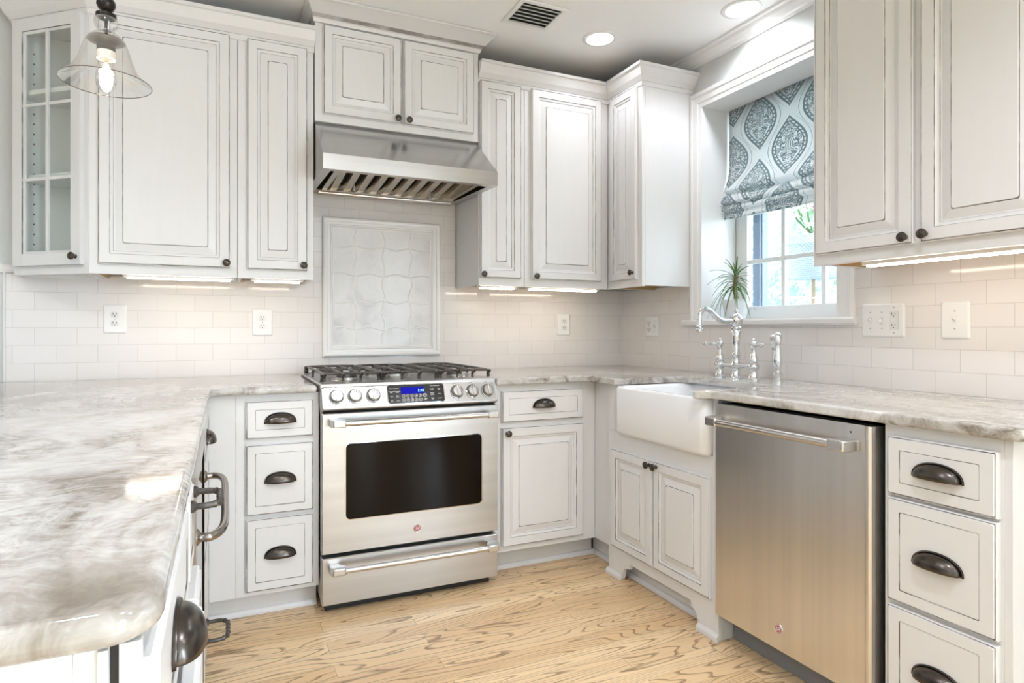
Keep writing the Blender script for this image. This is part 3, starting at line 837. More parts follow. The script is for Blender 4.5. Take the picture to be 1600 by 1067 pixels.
for k in range(n):
    a = x0 + k * wd
    # each baffle: a slanted channel running front to back
    A = b.ring([(a + wd * .32, yf, zf), (a + wd * .42, yf, zf - .022), (a + wd * .90, yf, zf - .022), (a + wd * 1.0, yf, zf)])
    C = b.ring([(a + wd * .32, yb, zb), (a + wd * .42, yb, zb - .022), (a + wd * .90, yb, zb - .022), (a + wd * 1.0, yb, zb)])
    b.bridge(A, C, 'filter', False, False); b.face(A, 'filter'); b.face(C, 'filter')
b.face(b.ring([(x0, yf, zf + .012), (x1, yf, zf + .012), (x1, yb, zb + .012), (x0, yb, zb + .012)]), 'black')
for (a, c) in ((x0 - .012, x0 + .012), (x1 - .008, x1 + .014)):
    b.box(a, c, yf, yb, 1.812, 1.85, 'filter')
b.box(x0 - .012, x1 + .014, yb - .012, yb + .012, 1.808, 1.838, 'filter')
fo = b.build('baffle_filter', r)
b = B()
for x in (x0 + wd * 2.2, x0 + wd * 8.1):
    b.tube([(x - .016, -.24, 1.826), (x - .012, -.21, 1.806), (x, -.19, 1.800), (x + .012, -.21, 1.806), (x + .016, -.24, 1.826)], .003, 'steelbar', 8)
    b.build('filter_loop', fo); b = B()
b = B().tube([(hx0 + .05, -.075, 1.812), (hx1 - .05, -.075, 1.812)], .014, 'steelbar', 14)
b.build('grease_trough', r)

# ------------------------------------------------------------------ marble medallion
r = thing('tile_medallion', 'framed marble mosaic panel on the tiled wall above the range', 'wall panel', (-1.516, -.008, .997))
mx0, mx1, mz0, mz1 = -1.828, -1.2045, .997, 1.704
B(BACK).frame(mx0, mx1, mz0, mz1, [(0, .008), (0, .022), (.004, .030), (.012, .032), (.022, .030), (.024, .024), (.036, .024), (.040, .028), (.046, .026), (.050, .018), (.056, .016), (.056, .008)], 'marbleframe').build('frame', r)
b = B(BACK).box(mx0 + .05, mx1 - .05, .008, .014, mz0 + .05, mz1 - .05, 'marble'); b.build('marble_panel', r)
b = B(BACK)
px0, px1, pz0, pz1 = mx0 + .056, mx1 - .056, mz0 + .056, mz1 - .056
def ribbon(pts, wd):
    A = []; C = []; Dd = []
    for k, (u, z) in enumerate(pts):
        a = pts[max(k - 1, 0)]; c = pts[min(k + 1, len(pts) - 1)]
        t = Vector((c[0] - a[0], c[1] - a[1])).normalized(); n_ = Vector((-t.y, t.x))
        A.append((u + n_.x * wd, .0141, z + n_.y * wd)); C.append((u, .0165, z)); Dd.append((u - n_.x * wd, .0141, z - n_.y * wd))
    A, C, Dd = b.ring(A), b.ring(C), b.ring(Dd)
    b.bridge(A, C, 'marbleframe', True, False); b.bridge(C, Dd, 'marbleframe', True, False)
cu = [px0 + (px1 - px0) * f for f in (.215, .50, .785)]; cell = (pz1 - pz0) / 4.28
for j, u in enumerate(cu):
    N = 80; ph = 0 if j % 2 == 0 else PI
    ribbon([(u + .0085 * math.sin(2 * PI * (pz0 + (pz1 - pz0) * k / N - pz0) / (cell * 1.02) + ph), pz0 + (pz1 - pz0) * k / N) for k in range(N + 1)], .0055)
for i, f in enumerate((.145, .375, .61, .845)):
    z = pz0 + (pz1 - pz0) * f; N = 80; ph = 0 if i % 2 == 0 else PI
    ribbon([(px0 + (px1 - px0) * k / N, z + .0075 * math.sin(2 * PI * k / N * 3.55 + ph)) for k in range(N + 1)], .0048)
b.build('lattice_strips', r)['label'] = 'raised wavy white strips crossing over the marble'

# ------------------------------------------------------------------ outlets and switches
def duplex(b, T, u, d, z):
    for s in (-1, 1):
        c = z + s * .0195
        b.panel(u - .0165, u + .0165, c - .0135, c + .0135, [(0, d, .011, 'plate2'), (0, d + .0015, .011, 'plate2'), (.001, d + .002, .011, 'plate2')], 'plate2', 5)
        for q in (-1, 1): b.box(u + q * .0062 - .0011, u + q * .0062 + .0011, d + .002, d + .0024, c - .001, c + .0085, 'slot')
        b.lathe((u, d + .002, c - .0065), (0, 1, 0), [(.0025, 0), (.0025, .0005)], 'slot', 10)
    b.lathe((u, d, z), (0, 1, 0), [(.003, 0), (.0025, .001)], 'screw', 10)
def toggle(b, T, u, d, z, up=True):
    b.box(u - .0052, u + .0052, d, d + .0022, z - .012, z + .012, 'plate2')
    s = 1 if up else -1
    b.prism([(d, z - .006 * s), (d + .013, z + .004 * s), (d + .014, z + .0085 * s), (d + .002, z + .006 * s)], u - .0036, u + .0036, 'plate', 'u')
    for q in (-1, 1): b.lathe((u, d, z + q * .030), (0, 1, 0), [(.003, 0), (.0025, .001)], 'screw', 10)
def decora(b, T, u, d, z):
    b.panel(u - .0165, u + .0165, z - .0335, z + .0335, [(0, d, .002, 'slot'), (0, d + .0006, .002, 'slot'), (.0006, d + .002, .002, 'plate2')], 'plate2')
    for s in (-1, 1):
        c = z + s * .021
        for q in (-1, 1): b.box(u + q * .006 - .001, u + q * .006 + .001, d + .002, d + .0024, c - .001, c + .0075, 'slot')
        b.lathe((u, d + .002, c - .0065), (0, 1, 0), [(.0023, 0), (.0023, .0005)], 'slot', 10)
    b.box(u - .006, u + .006, d + .002, d + .003, z - .004, z - .0005, 'plate'); b.box(u - .006, u + .006, d + .002, d + .003, z + .0005, z + .004, 'plate')
    for q in (-1, 1): b.lathe((u, d, z + q * .047), (0, 1, 0), [(.003, 0), (.0025, .001)], 'screw', 10)
def wall_plate(name, label, cat, T, u0, u1, z0, z1, items, d=.008):
    r = thing(name, label, cat, T((u0 + u1) / 2, d, (z0 + z1) / 2))
    B(T).panel(u0, u1, z0, z1, [(0, d, .006, 'plate'), (0, d + .002, .006, 'plate'), (.005, d + .0055, .007, 'plate'), (.007, d + .006, .007, 'plate')], 'plate', 4).build('plate', r)
    for kind, u in items:
        b = B(T); zc = (z0 + z1) / 2
        {'duplex': duplex, 'up': lambda *a: toggle(*a, up=True), 'down': lambda *a: toggle(*a, up=False), 'gfci': decora}[kind](b, T, u, d + .006, zc)
        b.build({'duplex': 'receptacle', 'up': 'toggle_switch', 'down': 'toggle_switch', 'gfci': 'receptacle'}[kind], r)
    return r
wall_plate('wall_outlet', 'white double outlet on the tiles under the large single-door cabinet', 'outlet', BACK, -2.770, -2.680, 1.117, 1.246, [('duplex', -2.725)])
wall_plate('wall_outlet', 'white double outlet on the tiles just left of the marble panel', 'outlet', BACK, -2.157, -2.063, 1.104, 1.237, [('duplex', -2.110)])
wall_plate('wall_outlet', 'white double outlet on the tiles right of the marble panel, near the room corner', 'outlet', BACK, -.470, -.382, 1.099, 1.226, [('duplex', -.426)])
wall_plate('wall_outlet', 'white two-gang outlet plate on the side wall left of the window', 'outlet', RIGHT, .247, .363, 1.093, 1.212, [('duplex', .280), ('up', .331)])
wall_plate('wall_switch', 'wide white plate with two toggles and an outlet, right of the window', 'switch', RIGHT, 1.567, 1.729, 1.106, 1.233, [('up', 1.602), ('down', 1.646), ('gfci', 1.691)])
wall_plate('wall_switch', 'single white toggle switch plate farthest right on the tiles', 'switch', RIGHT, 1.850, 1.940, 1.103, 1.233, [('up', 1.895)])

# ------------------------------------------------------------------ under-cabinet strip lights
def strip(label, T, u0, u1, d0=.245, d1=.285, z=1.345):
    r = thing('strip_light', label, 'light', T((u0 + u1) / 2, (d0 + d1) / 2, z + .028), 'under-cabinet strip lights')
    B(T).box(u0, u1, d0, d1, z + .006, z + .028, 'plate').build('housing', r, bevel=.002)
    B(T).box(u0 + .015, u1 - .015, d0 + .006, d1 - .004, z, z + .006, 'led').build('diffuser', r)
strip('slim lit strip light under the large single-door cabinet', BACK, -2.66, -2.24)
strip('slim lit strip light under the narrow cabinet left of the hood', BACK, -2.17, -1.95)
strip('slim lit strip light under the narrow cabinet right of the hood', BACK, -1.085, -.87)
strip('slim lit strip light under the medium cabinet near the room corner', BACK, -.80, -.36)
strip('slim lit strip light under the two-door cabinet right of the window', RIGHT, 1.74, 2.32, .225, .262, 1.350)

# ------------------------------------------------------------------ base cabinets
FD = .625
def cup_drawer(T, u0, u1, z0, z1, d, root, zc=None):
    dr = drawer_front(T, u0, u1, z0, z1, d, root)
    cup_pull(T, (u0 + u1) / 2, d + .019, (zc if zc else (z0 + z1) / 2) - .014, dr)
    return dr
def shoe(b, u0, u1, d):
    b.prism([(d, 0.001), (d + .016, 0.001), (d + .015, .010), (d + .008, .020), (d, .024)], u0, u1, 'paint', 'u')

r = thing('base_cabinet', 'three-drawer base cabinet between the peninsula and the range', 'cabinet', (-2.14, -.3, 0))
b = B(BACK); b.box(-2.352, -1.930, FD - .02, FD, .103, .883, 'paint'); b.box(-1.945, -1.930, .002, FD - .02, .103, .883, 'paint'); b.box(-2.240, -2.2375, FD, FD + .0012, .103, .883, 'glaze_shade2')
b.box(-2.352, -1.945, .3, FD - .02, .103, .12, 'paint')
b.build('carcass', r, bevel=.001, seg=1)
for z0, z1 in ((.711, .858), (.416, .689), (.122, .402)): cup_drawer(BACK, -2.204, -1.952, z0, z1, FD, r)
b = B(BACK).box(-2.352, -1.930, .53, .55, .001, .103, 'paint'); shoe(b, -2.352, -1.930, .55); b.build('toe_kick', r)

r = thing('base_cabinet', 'base cabinet with one drawer above one door, right of the range', 'cabinet', (-.88, -.3, 0))
b = B(BACK); b.box(-1.160, -.612, FD - .02, FD, .115, .883, 'paint'); b.box(-1.160, -1.145, .002, FD - .02, .115, .883, 'paint'); b.box(-1.145, -.63, .3, FD - .02, .115, .13, 'paint')
b.T = RIGHT; b.box(FD, .772, .592, .612, .115, .883, 'paint'); b.box(.50, FD, .53, .592, .115, .13, 'paint')
b.build('carcass', r, bevel=.001, seg=1)
cup_drawer(BACK, -1.122, -.690, .709, .853, FD, r, .785)
dr = raised_door(BACK, -1.122, -.690, .143, .686, FD, r); knob(BACK, -1.097, FD + .019, .661, dr)
b = B(BACK).box(-1.160, -.57, .51, .527, .001, .115, 'paint'); shoe(b, -1.160, -.555, .527); b.T = RIGHT; b.box(.510, .772, .535, .55, .001, .115, 'paint'); shoe(b, .543, .772, .55); b.build('toe_kick', r)

# sink base with furniture feet
r = thing('sink_cabinet', 'white sink base cabinet with two doors and furniture feet', 'cabinet', (-.33, -1.115, 0))
b = B(RIGHT)
SF = .635
b.box(.774, 1.460, SF - .02, SF, .148, .672, 'paint')
b.box(.774, .868, SF - .02, SF, .672, .883, 'paint'); b.box(1.434, 1.460, SF - .02, SF, .672, .883, 'paint')
# arched bottom rail with feet
arch = [(.774, .148), (.774, .001), (.868, .001), (.876, .012), (.880, .030), (.884, .048), (.896, .062), (.912, .068), (.930, .070), (.930, .094), (1.318, .094), (1.318, .074), (1.330, .070), (1.345, .058), (1.353, .040), (1.356, .020), (1.362, .001), (1.460, .001), (1.460, .148)]
b.prism(arch, SF - .02, SF, 'paint', 'd')
b.box(.774, .789, .002, SF - .02, .12, .64, 'paint'); b.box(1.445, 1.460, .002, SF - .02, .001, .883, 'paint'); b.box(.789, 1.445, .002, SF - .02, .10, .115, 'paint')
b.build('carcass', r, bevel=.0012, seg=1)
for (a, e) in ((.766, .872), (1.358, 1.464)):
    bb = B(RIGHT).prism([(SF - .0, .001), (SF + .012, .001), (SF + .012, .016), (SF + .006, .024), (SF, .028)], a, e, 'paint', 'u'); bb.build('foot_molding', r)
bb = B(RIGHT).box(.80, 1.44, .55, .565, .001, .10, 'paint'); shoe(bb, .80, 1.44, .565); bb.build('toe_kick', r)
dl = raised_door(RIGHT, .817, 1.108, .147, .590, SF, r, .036); knob(RIGHT, 1.092, SF + .019, .570, dl)
d2 = raised_door(RIGHT, 1.115, 1.432, .147, .590, SF, r, .036); knob(RIGHT, 1.137, SF + .019, .570, d2)

r = thing('base_cabinet', 'three-drawer base cabinet at the right end beside the dishwasher', 'cabinet', (-.33, -2.21, 0))
b = B(RIGHT); b.box(2.068, 2.3435, SF - .02, SF, .103, .883, 'paint'); b.box(2.068, 2.083, .002, SF - .02, .103, .883, 'paint'); b.box(2.3435, 2.361, .002, SF + .0005, .001, .883, 'paint'); b.box(2.083, 2.343, .3, SF - .02, .103, .12, 'paint')
b.build('carcass', r, bevel=.001, seg=1)
for z0, z1 in ((.698, .853), (.416, .690), (.125, .405)): cup_drawer(RIGHT, 2.083, 2.337, z0, z1, SF, r)
b = B(RIGHT).box(2.068, 2.343, .55, .565, .001, .103, 'paint'); b.build('toe_kick', r)

# ------------------------------------------------------------------ peninsula
PF = -2.350      # face frame plane
def tube_pull(b, y, z, half, out, rad, twist=False):
    pts = smooth_path([(y - half, 0, z), (y - half, out * .6, z), (y - half * .75, out, z), (y, out * 1.04, z), (y + half * .75, out, z), (y + half, out * .6, z), (y + half, 0, z)], 7)
    rs = [rad * (1 + (.22 * math.sin(k * 1.9) if twist and 10 < k < len(pts) - 10 else 0)) for k in range(len(pts))]
    b.tube([(PF + .020 + p.y, p.x, p.z) for p in pts], rs, 'iron' if twist else 'pewter', 12)
    for q in (-1, 1): b.lathe((PF + .020, y + q * half, z), (1, 0, 0), [(rad * 1.9, 0), (rad * 1.9, .004), (rad * 1.2, .009)], 'iron' if twist else 'pewter', 12)
def pen_cab(label, y0, y1):
    r = thing('peninsula_cabinet', label, 'cabinet', (-2.65, (y0 + y1) / 2, 0))
    b = B(); b.box(PF - .02, PF, y0, y1, .10, .883, 'paint'); b.box(-2.95, PF - .02, y0, y0 + .015, .10, .883, 'paint'); b.box(-2.95, PF - .02, y1 - .015, y1, .10, .883, 'paint'); b.box(-2.95, PF - .02, y0 + .015, y1 - .015, .10, .115, 'paint')
    b.build('carcass', r, bevel=.001, seg=1)
    B().box(PF - .09, PF - .07, y0, y1, .001, .10, 'paint').build('toe_kick', r)
    return r
def PENF(u, d, z): return Vector((PF + d, u, z))
r = pen_cab('peninsula cabinet nearest the camera with a big cup pull on its top drawer', -2.572, -2.085)
dr = drawer_front(PENF, -2.570, -2.10, .722, .862, 0, r); cup_pull(PENF, -2.365, .019, .775, dr, .118, .04, .03)
b = B(PENF); d_ = .022
dr = drawer_front(PENF, -2.570, -2.10, .125, .705, d_, r)
b = B(); b.prism([(PF - .25, -2.55), (PF + .022, -2.55), (PF + .022, -2.125), (PF - .25, -2.125)], .15, .66, 'paint'); b.build('drawer_box', dr)
r = pen_cab('narrow peninsula pull-out cabinet with a twisted iron pull', -2.083, -1.905)
dr = drawer_front(PENF, -2.070, -1.918, .722, .862, 0, r, .03)
b = B(); tube_pull(b, -1.985, .843, .05, .042, .0055, True); b.build('twisted_pull', dr)
dr = drawer_front(PENF, -2.070, -1.918, .125, .705, .012, r, .03)
r = thing('drawer_refrigerator', 'undercounter steel-framed appliance in the peninsula with a long tube handle', 'refrigerator', (-2.65, -1.64, 0))
B().box(-2.95, PF - .001, -1.902, -1.318, .09, .878, 'black').build('case', r)
b = B(PENF); b.panel(-1.896, -1.325, .11, .865, [(0, 0, .003, 'steelv'), (0, .018, .003, 'steelv'), (.004, .022, .004, 'steelv'), (.04, .022, .004, 'steelv'), (.042, .019, .004, 'darkglass')], 'darkglass'); dr = b.build('door', r)
b = B(); tube_pull(b, -1.60, .738, .262, .050, .0085); b.build('tube_handle', dr)
r = pen_cab('peninsula cabinet near the back corner with a cup-pull drawer over a deep drawer', -1.316, -.640)
dr = drawer_front(PENF, -1.296, -.72, .722, .862, 0, r); cup_pull(PENF, -1.0, .019, .775, dr)
dr = drawer_front(PENF, -1.296, -.72, .43, .705, 0, r)
dr = drawer_front(PENF, -1.296, -.72, .125, .415, 0, r)
b = B(); tube_pull(b, -1.2, .255, .062, .058, .006, True); b.build('twisted_pull', dr)
r = thing('end_panel', 'white panelled end of the peninsula under the countertop overhang', 'cabinet panel', (-2.9, -2.58, 0))
b = B(); b.box(-3.4, -2.364, -2.588, -2.574, .001, .883, 'paint'); b.box(-2.388, -2.3865, -2.5885, -2.588, .001, .883, 'glaze_shade2'); b.box(-2.371, -2.3638, -2.592, -2.588, .001, .883, 'paint')
b.box(-2.364, -2.3575, -2.582, -2.574, .001, .883, 'black'); b.box(-2.3575, -2.3415, -2.584, -2.574, .001, .883, 'paint')
b.build('panel', r, bevel=.001, seg=1)

# ------------------------------------------------------------------ countertops
def arc(cx, cy, r, a0, a1, n=6): return [(cx + r * math.cos(math.radians(a0 + (a1 - a0) * k / n)), cy + r * math.sin(math.radians(a0 + (a1 - a0) * k / n))) for k in range(n + 1)]
def slab(poly, name, label):
    b = B().prism(poly, .884, .914, 'granite')
    o = b.build(name, bevel=.0125, seg=5)
    return tag(o, label, 'countertop')
EX = -2.327
left = [(-3.6, -.010), (-1.941, -.010), (-1.941, -.6656)] + [(-2.255, -.6656)] + arc(EX + .055, -.72, .055, 90, 180, 5)[1:] + [(EX, -1.5)] + [(EX, -2.50)] + arc(EX - .045, -2.555, .045, 0, -90, 7) + [(-2.75, -2.603), (-3.6, -2.61)]
slab(left, 'countertop', 'veined beige stone peninsula countertop in the left foreground')
right = [(-1.158, -.010), (-.010, -.010), (-.010, -2.388)] + arc(-.6356, -2.358, .03, -90, -180, 5) + [(-.6656, -1.475), (-.672, -1.462)] + arc(-.700, -1.437, .024, -160, -280, 7)[::1] + [(-.66, -1.412)] + \
    [(-.33, -1.412)] + arc(-.34, -1.352, .06, -90, 0, 6)[1:] + arc(-.34, -.942, .06, 0, 90, 6) + [(-.64, -.882), (-.672, -.872), (-.672, -.845), (-.668, -.75)] + arc(-.74, -.74, .075, 0, 90, 6)[1:] + [(-1.158, -.6656)]
slab(right, 'countertop', 'veined white stone countertop running around the corner past the sink')

# ------------------------------------------------------------------ farmhouse sink
r = thing('farmhouse_sink', 'white fireclay apron-front farmhouse sink', 'sink', (-.46, -1.15, .668))
b = B(RIGHT)
O = lambda z, i=0, ri=.03: b.ring([(u, d, z) for u, d in rrect(.868 + i, 1.432 - i, .215 + i, .672 - i, ri, 5)])
a0 = O(.668, .014, .03); a1 = O(.684, 0, .03); a2 = O(.872, 0, .03); a3 = O(.8825, .008, .026); a4 = O(.8825, .020, .02); a5 = O(.870, .028, .03); a6 = O(.72, .034, .05); a7 = O(.700, .065, .05)
for p, q in ((a0, a1), (a1, a2), (a2, a3), (a3, a4), (a4, a5), (a5, a6), (a6, a7)): b.bridge(p, q, 'porcelain', True)
b.face(a0, 'porcelain'); b.face(a7, 'porcelain')
b.build('basin', r, angle=60)
B().lathe((-.44, -1.15, .7005), (0, 0, 1), [(.045, 0), (.045, .002), (.035, .002), (.03, -.0)], 'chrome', 24).build('drain', r)

# ------------------------------------------------------------------ bridge faucet
fx, fy = -.165, -1.085
r = thing('bridge_faucet', 'chrome bridge faucet with two lever handles behind the sink', 'faucet', (fx, fy, .914))
r['label'] = 'chrome bridge faucet with two lever handles standing behind the sink'
b = B()
z = .914
b.lathe((fx, fy, z), (0, 0, 1), [(.030, 0), (.030, .004), (.026, .008), (.022, .016), (.018, .03), (.0165, .045), (.021, .055), (.024, .062), (.021, .070), (.0165, .078), (.018, .10), (.020, .108), (.0165, .116), (.0145, .135), (.0175, .185), (.0215, .212), (.019, .218), (.023, .224), (.023, .230), (.019, .236), (.024, .246), (.029, .262), (.029, .270), (.023, .284), (.012, .292), (.007, .297), (.0095, .303), (.006, .309), (.003, .316), (.0001, .320)], 'chrome', 28)
b.build('column', r)
b = B()
sp = smooth_path([(fx, fy, z + .262), (fx - .05, fy, z + .258), (fx - .09, fy, z + .262), (fx - .125, fy, z + .283), (fx - .155, fy, z + .305), (fx - .185, fy, z + .310), (fx - .207, fy, z + .293), (fx - .213, fy, z + .262), (fx - .213, fy, z + .235)], 6)
b.tube(sp, [.0125 - .0015 * min(1, k / 20) for k in range(len(sp))], 'chrome', 16)
b.lathe((fx - .213, fy, z + .242), (0, 0, -1), [(.011, 0), (.016, .004), (.016, .010), (.013, .013), (.0175, .018), (.0175, .030), (.015, .036), (.011, .036)], 'chrome', 20)
b.build('spout', r)
HW = .098
b = B().tube([(fx, fy + k * HW, z + .060) for k in (-1, -.55, -.35, 0, .35, .55, 1)], [.010, .009, .0115, .0125, .0115, .009, .010], 'chrome', 16); b.build('bridge', r)
for s in (-1, 1):
    y = fy - s * HW * 1.0
    b = B().lathe((fx, y, z), (0, 0, 1), [(.028, 0), (.028, .004), (.024, .009), (.020, .02), (.016, .038), (.018, .046), (.023, .053), (.025, .060), (.023, .067), (.018, .074), (.021, .08), (.020, .09), (.0155, .105), (.011, .122), (.0105, .14), (.014, .146), (.017, .154), (.015, .162), (.009, .167), (.005, .171), (.007, .175), (.004, .180), (.0001, .183)], 'chrome', 24)
    v = b.build('valve', r)
    L_ = [(fx, y, z + .154), (fx - .018 * (1), y - s * .022, z + .154), (fx - .022, y - s * .042, z + .154), (fx - .026, y - s * .06, z + .155), (fx - .029, y - s * .074, z + .155), (fx - .031, y - s * .082, z + .155)]
    b = B().tube(smooth_path(L_, 4), [.008, .0075, .007, .0065, .006, .0055, .005, .005, .005, .0055, .007, .0085, .0095, .010, .0095, .0085, .007, .006, .005, .0035, .002][:len(smooth_path(L_, 4))], 'chrome', 14)
    b.build('lever_handle', v)
sx, sy = -.150, -1.294
r = thing('side_sprayer', 'chrome side sprayer standing right of the bridge faucet', 'sprayer', (sx, sy, z))
b = B().lathe((sx, sy, z), (0, 0, 1), [(.024, 0), (.024, .004), (.019, .006), (.019, .03), (.021, .034), (.019, .038), (.014, .042), (.014, .05)], 'chrome', 24); b.build('holder', r)
b = B().lathe((sx, sy, z + .05), (0, 0, 1), [(.013, 0), (.017, .012), (.0195, .035), (.0185, .06), (.0155, .085), (.0135, .105), (.0165, .112), (.0185, .125), (.019, .140), (.016, .151), (.008, .158), (.0001, .160)], 'chrome', 24)
b.lathe((sx, sy, z + .188), (-1, .25, -.12), [(.011, 0), (.012, .014), (.014, .020), (.014, .028), (.010, .029)], 'chrome', 18)
b.box(sx - .024, sx - .016, sy - .008, sy + .008, z + .135, z + .18, 'chrome')
b.build('spray_head', r)

# ------------------------------------------------------------------ range
def badge(T, u, d, z, parent, R=.0165):
    b = B(T).lathe((u, d, z), (0, 1, 0), [(R, 0), (R, .002), (R * .92, .0034), (R * .80, .0030), (R * .78, .0022)], 'chrome', 28)
    b.lathe((u, d + .0022, z), (0, 1, 0), [(R * .79, 0), (R * .78, .0006), (.0001, .0008)], 'red', 28)
    N = 24
    b.tube([(u + R * .69 * math.cos(2 * PI * k / N), d + .0032, z + R * .69 * math.sin(2 * PI * k / N)) for k in range(N + 1)], R * .022, 'white', 5)
    for q in range(4):
        a0 = PI / 4 + q * PI / 2
        b.tube([(u + R * (.50 + .09 * math.sin(t * 5)) * math.cos(a0 + (t - .5) * 1.1), d + .0032, z + R * (.50 + .09 * math.sin(t * 5)) * math.sin(a0 + (t - .5) * 1.1)) for t in [k / 8 for k in range(9)]], R * .03, 'white', 5)
    b.text('GE', u, d + .0028, z, R * .78, 'white', shear=.25)
    o = b.build('badge', parent); o['label'] = 'round red and silver GE badge'
    return o
def pro_handle(T, u0, u1, z, d, parent, out=.050, r=.0115, name='handle'):
    """satin bar carried by two wedge shaped end brackets"""
    b = B(T)
    b.tube([(u0 + .055, d + out, z), (u1 - .055, d + out, z)], r, 'steelbar', 18)
    o = b.build(name, parent)
    for a, s in ((u0, 1), (u1, -1)):
        b = B(T)
        h = r * 1.25
        # seen from above: square foot on the door, tapering into the bar
        pl = [(a, d), (a, d + out * .72), (a + s * .010, d + out + h * .9), (a + s * .058, d + out + h * .9), (a + s * .062, d + out - h), (a + s * .048, d + out * .45), (a + s * .040, d)]
        A = b.ring([(u, dd, z - h) for u, dd in pl]); C = b.ring([(u, dd, z + h) for u, dd in pl])
        b.bridge(A, C, 'steelbar'); b.face(A, 'steelbar'); b.face(C, 'steelbar')
        b.build('handle_bracket', o, bevel=.004, seg=3)
    return o

RX0, RX1 = -1.927, -1.167
r = thing('gas_range', 'stainless steel slide-in gas range with five-burner cooktop', 'range', (-1.547, -.36, 0))
r['label'] = 'stainless steel gas range with black grates between the base cabinets'
b = B(); b.box(RX0 + .004, RX1 - .004, -.645, -.03, .045, .895, 'steelv'); b.box(RX0 + .02, RX1 - .02, -.640, -.06, .001, .046, 'black')
b.box(RX0 + .006, RX1 - .006, -.652, -.640, .05, .88, 'black')
b.build('body', r)
# drawer front
b = B(BACK); b.panel(RX0, RX1, .042, .229, [(0, .652, .004, 'steel'), (0, .692, .004, 'steel'), (.003, .696, .005, 'steel')], 'steel')
dw = b.build('drawer', r); pro_handle(BACK, -1.902, -1.178, .191, .696, dw)
# oven door with window
b = B(BACK); b.panel(RX0, RX1, .244, .802, [(0, .652, .004, 'steel'), (0, .692, .004, 'steel'), (.003, .696, .005, 'steel')], 'steel')
od = b.build('oven_door', r); pro_handle(BACK, -1.902, -1.178, .767, .696, od)
b = B(BACK); b.panel(-1.838, -1.242, .371, .682, [(0, .690, .020, 'chrome'), (0, .697, .020, 'chrome'), (.004, .6975, .018, 'chrome'), (.005, .6965, .018, 'darkglass')], 'darkglass', 5)
b.build('oven_window', od)
badge(BACK, -1.538, .696, .303, od)
# control panel: slanted face
SL = math.atan2(.040, .100)
cs, sn = math.cos(SL), math.sin(SL)
def CP_(u, d, z): return Vector((u, -(.702 - z * sn + d * cs), .817 + z * cs + d * sn))    # z runs up the slanted face
b = B(CP_)
PH = .098
b.panel(RX0 - .002, RX1 + .002, 0, PH, [(0, -.05, .01, 'steel'), (0, -.006, .010, 'steel'), (.004, -.001, .010, 'steel'), (.007, 0, .010, 'steel')], 'steel', 4)
# raised bezel line round the knob fields
cpn = b.build('control_panel', r)
b = B(CP_); b.panel(-1.664, -1.414, .010, .094, [(0, -.004, .012, 'chrome'), (0, .0025, .012, 'chrome'), (.0025, .003, .011, 'chrome'), (.0032, .0022, .011, 'panelblack')], 'panelblack', 5)
dp = b.build('display_panel', cpn)
b = B(CP_); b.box(-1.604, -1.502, .0022, .0028, .052, .081, 'display'); b.build('screen', dp)
b = B(CP_)
b.text('1:46', -1.5185, .0030, .0655, .0175, 'digits', 'CENTER', .0002, shear=.15)
b.build('digits', dp)
b = B(CP_)
def ringm(u, z, R):
    N = 18
    A = b.ring([(u + R * math.cos(2 * PI * k / N), .0026, z + R * math.sin(2 * PI * k / N)) for k in range(N)]); C = b.ring([(u + R * .86 * math.cos(2 * PI * k / N), .0026, z + R * .86 * math.sin(2 * PI * k / N)) for k in range(N)])
    b.bridge(A, C, 'white')
for k in range(5):
    for row, dg in ((0, '12345'[k]), (1, '67890'[k])):
        u = -1.594 + k * .0178; z = .0435 - row * .0175
        ringm(u, z, .0068); b.text(dg, u, .0023, z, .0085, 'white', 'CENTER', .0002)
ringm(-1.502, .0435, .0082); b.text('START', -1.502, .0023, .0435, .0042, 'white', 'CENTER', .0002)
b.text('CLEAR\nOFF', -1.501, .0023, .026, .0058, 'white', 'CENTER', .0002)
b.text('Oven Controls', -1.633, .0023, .077, .0065, 'white', 'CENTER', .0002)
for i, (p, q) in enumerate((('Convection\nBake', 'Convection\nRoast'), ('Bake', 'Broil\nHi/Lo'), ('Self\nClean', 'Proof'))):
    b.text(p, -1.645, .0023, .062 - i * .019, .0056, 'white', 'CENTER', .0002); b.text(q, -1.620, .0023, .062 - i * .019, .0056, 'white', 'CENTER', .0002)
b.text('Time Operations', -1.455, .0023, .083, .0062, 'white', 'CENTER', .0002)
for i, (p, q) in enumerate((('Cooking\nTime', 'Delay\nStart'), ('Kitchen\nTimer\nOn/Off', 'Clock'), ('Oven\nLight', 'Remind'))):
    b.text(p, -1.469, .0023, .068 - i * .020, .0056, 'white', 'CENTER', .0002); b.text(q, -1.437, .0023, .068 - i * .020, .0056, 'white', 'CENTER', .0002)
b.build('printed_labels', dp)
KX = (-1.869, -1.796, -1.721, -1.357, -1.285, -1.213)
for i, u in enumerate(KX):
    zc = .052
    b = B(CP_).lathe((u, 0, zc), (0, 1, 0), [(.0305, 0), (.0305, .003), (.0285, .0055), (.0265, .006), (.0255, .004), (.0245, .006), (.0240, .022), (.0225, .0245), (.0001, .0255)], 'knobsteel', 32, mats=['knobsteel'] * 3 + ['chrome', 'black', 'black'] + ['knobsteel'] * 4)
    b.box(u - .0065, u + .0065, .020, .034, zc - .0225, zc + .0225, 'steelbar')
    kn = b.build('knob', cpn, bevel=.0018)
    b = B(CP_)
    b.box(u - .001, u + .001, .0342, .0348, zc + .006, zc + .020, 'slot'); b.build('pointer', kn)
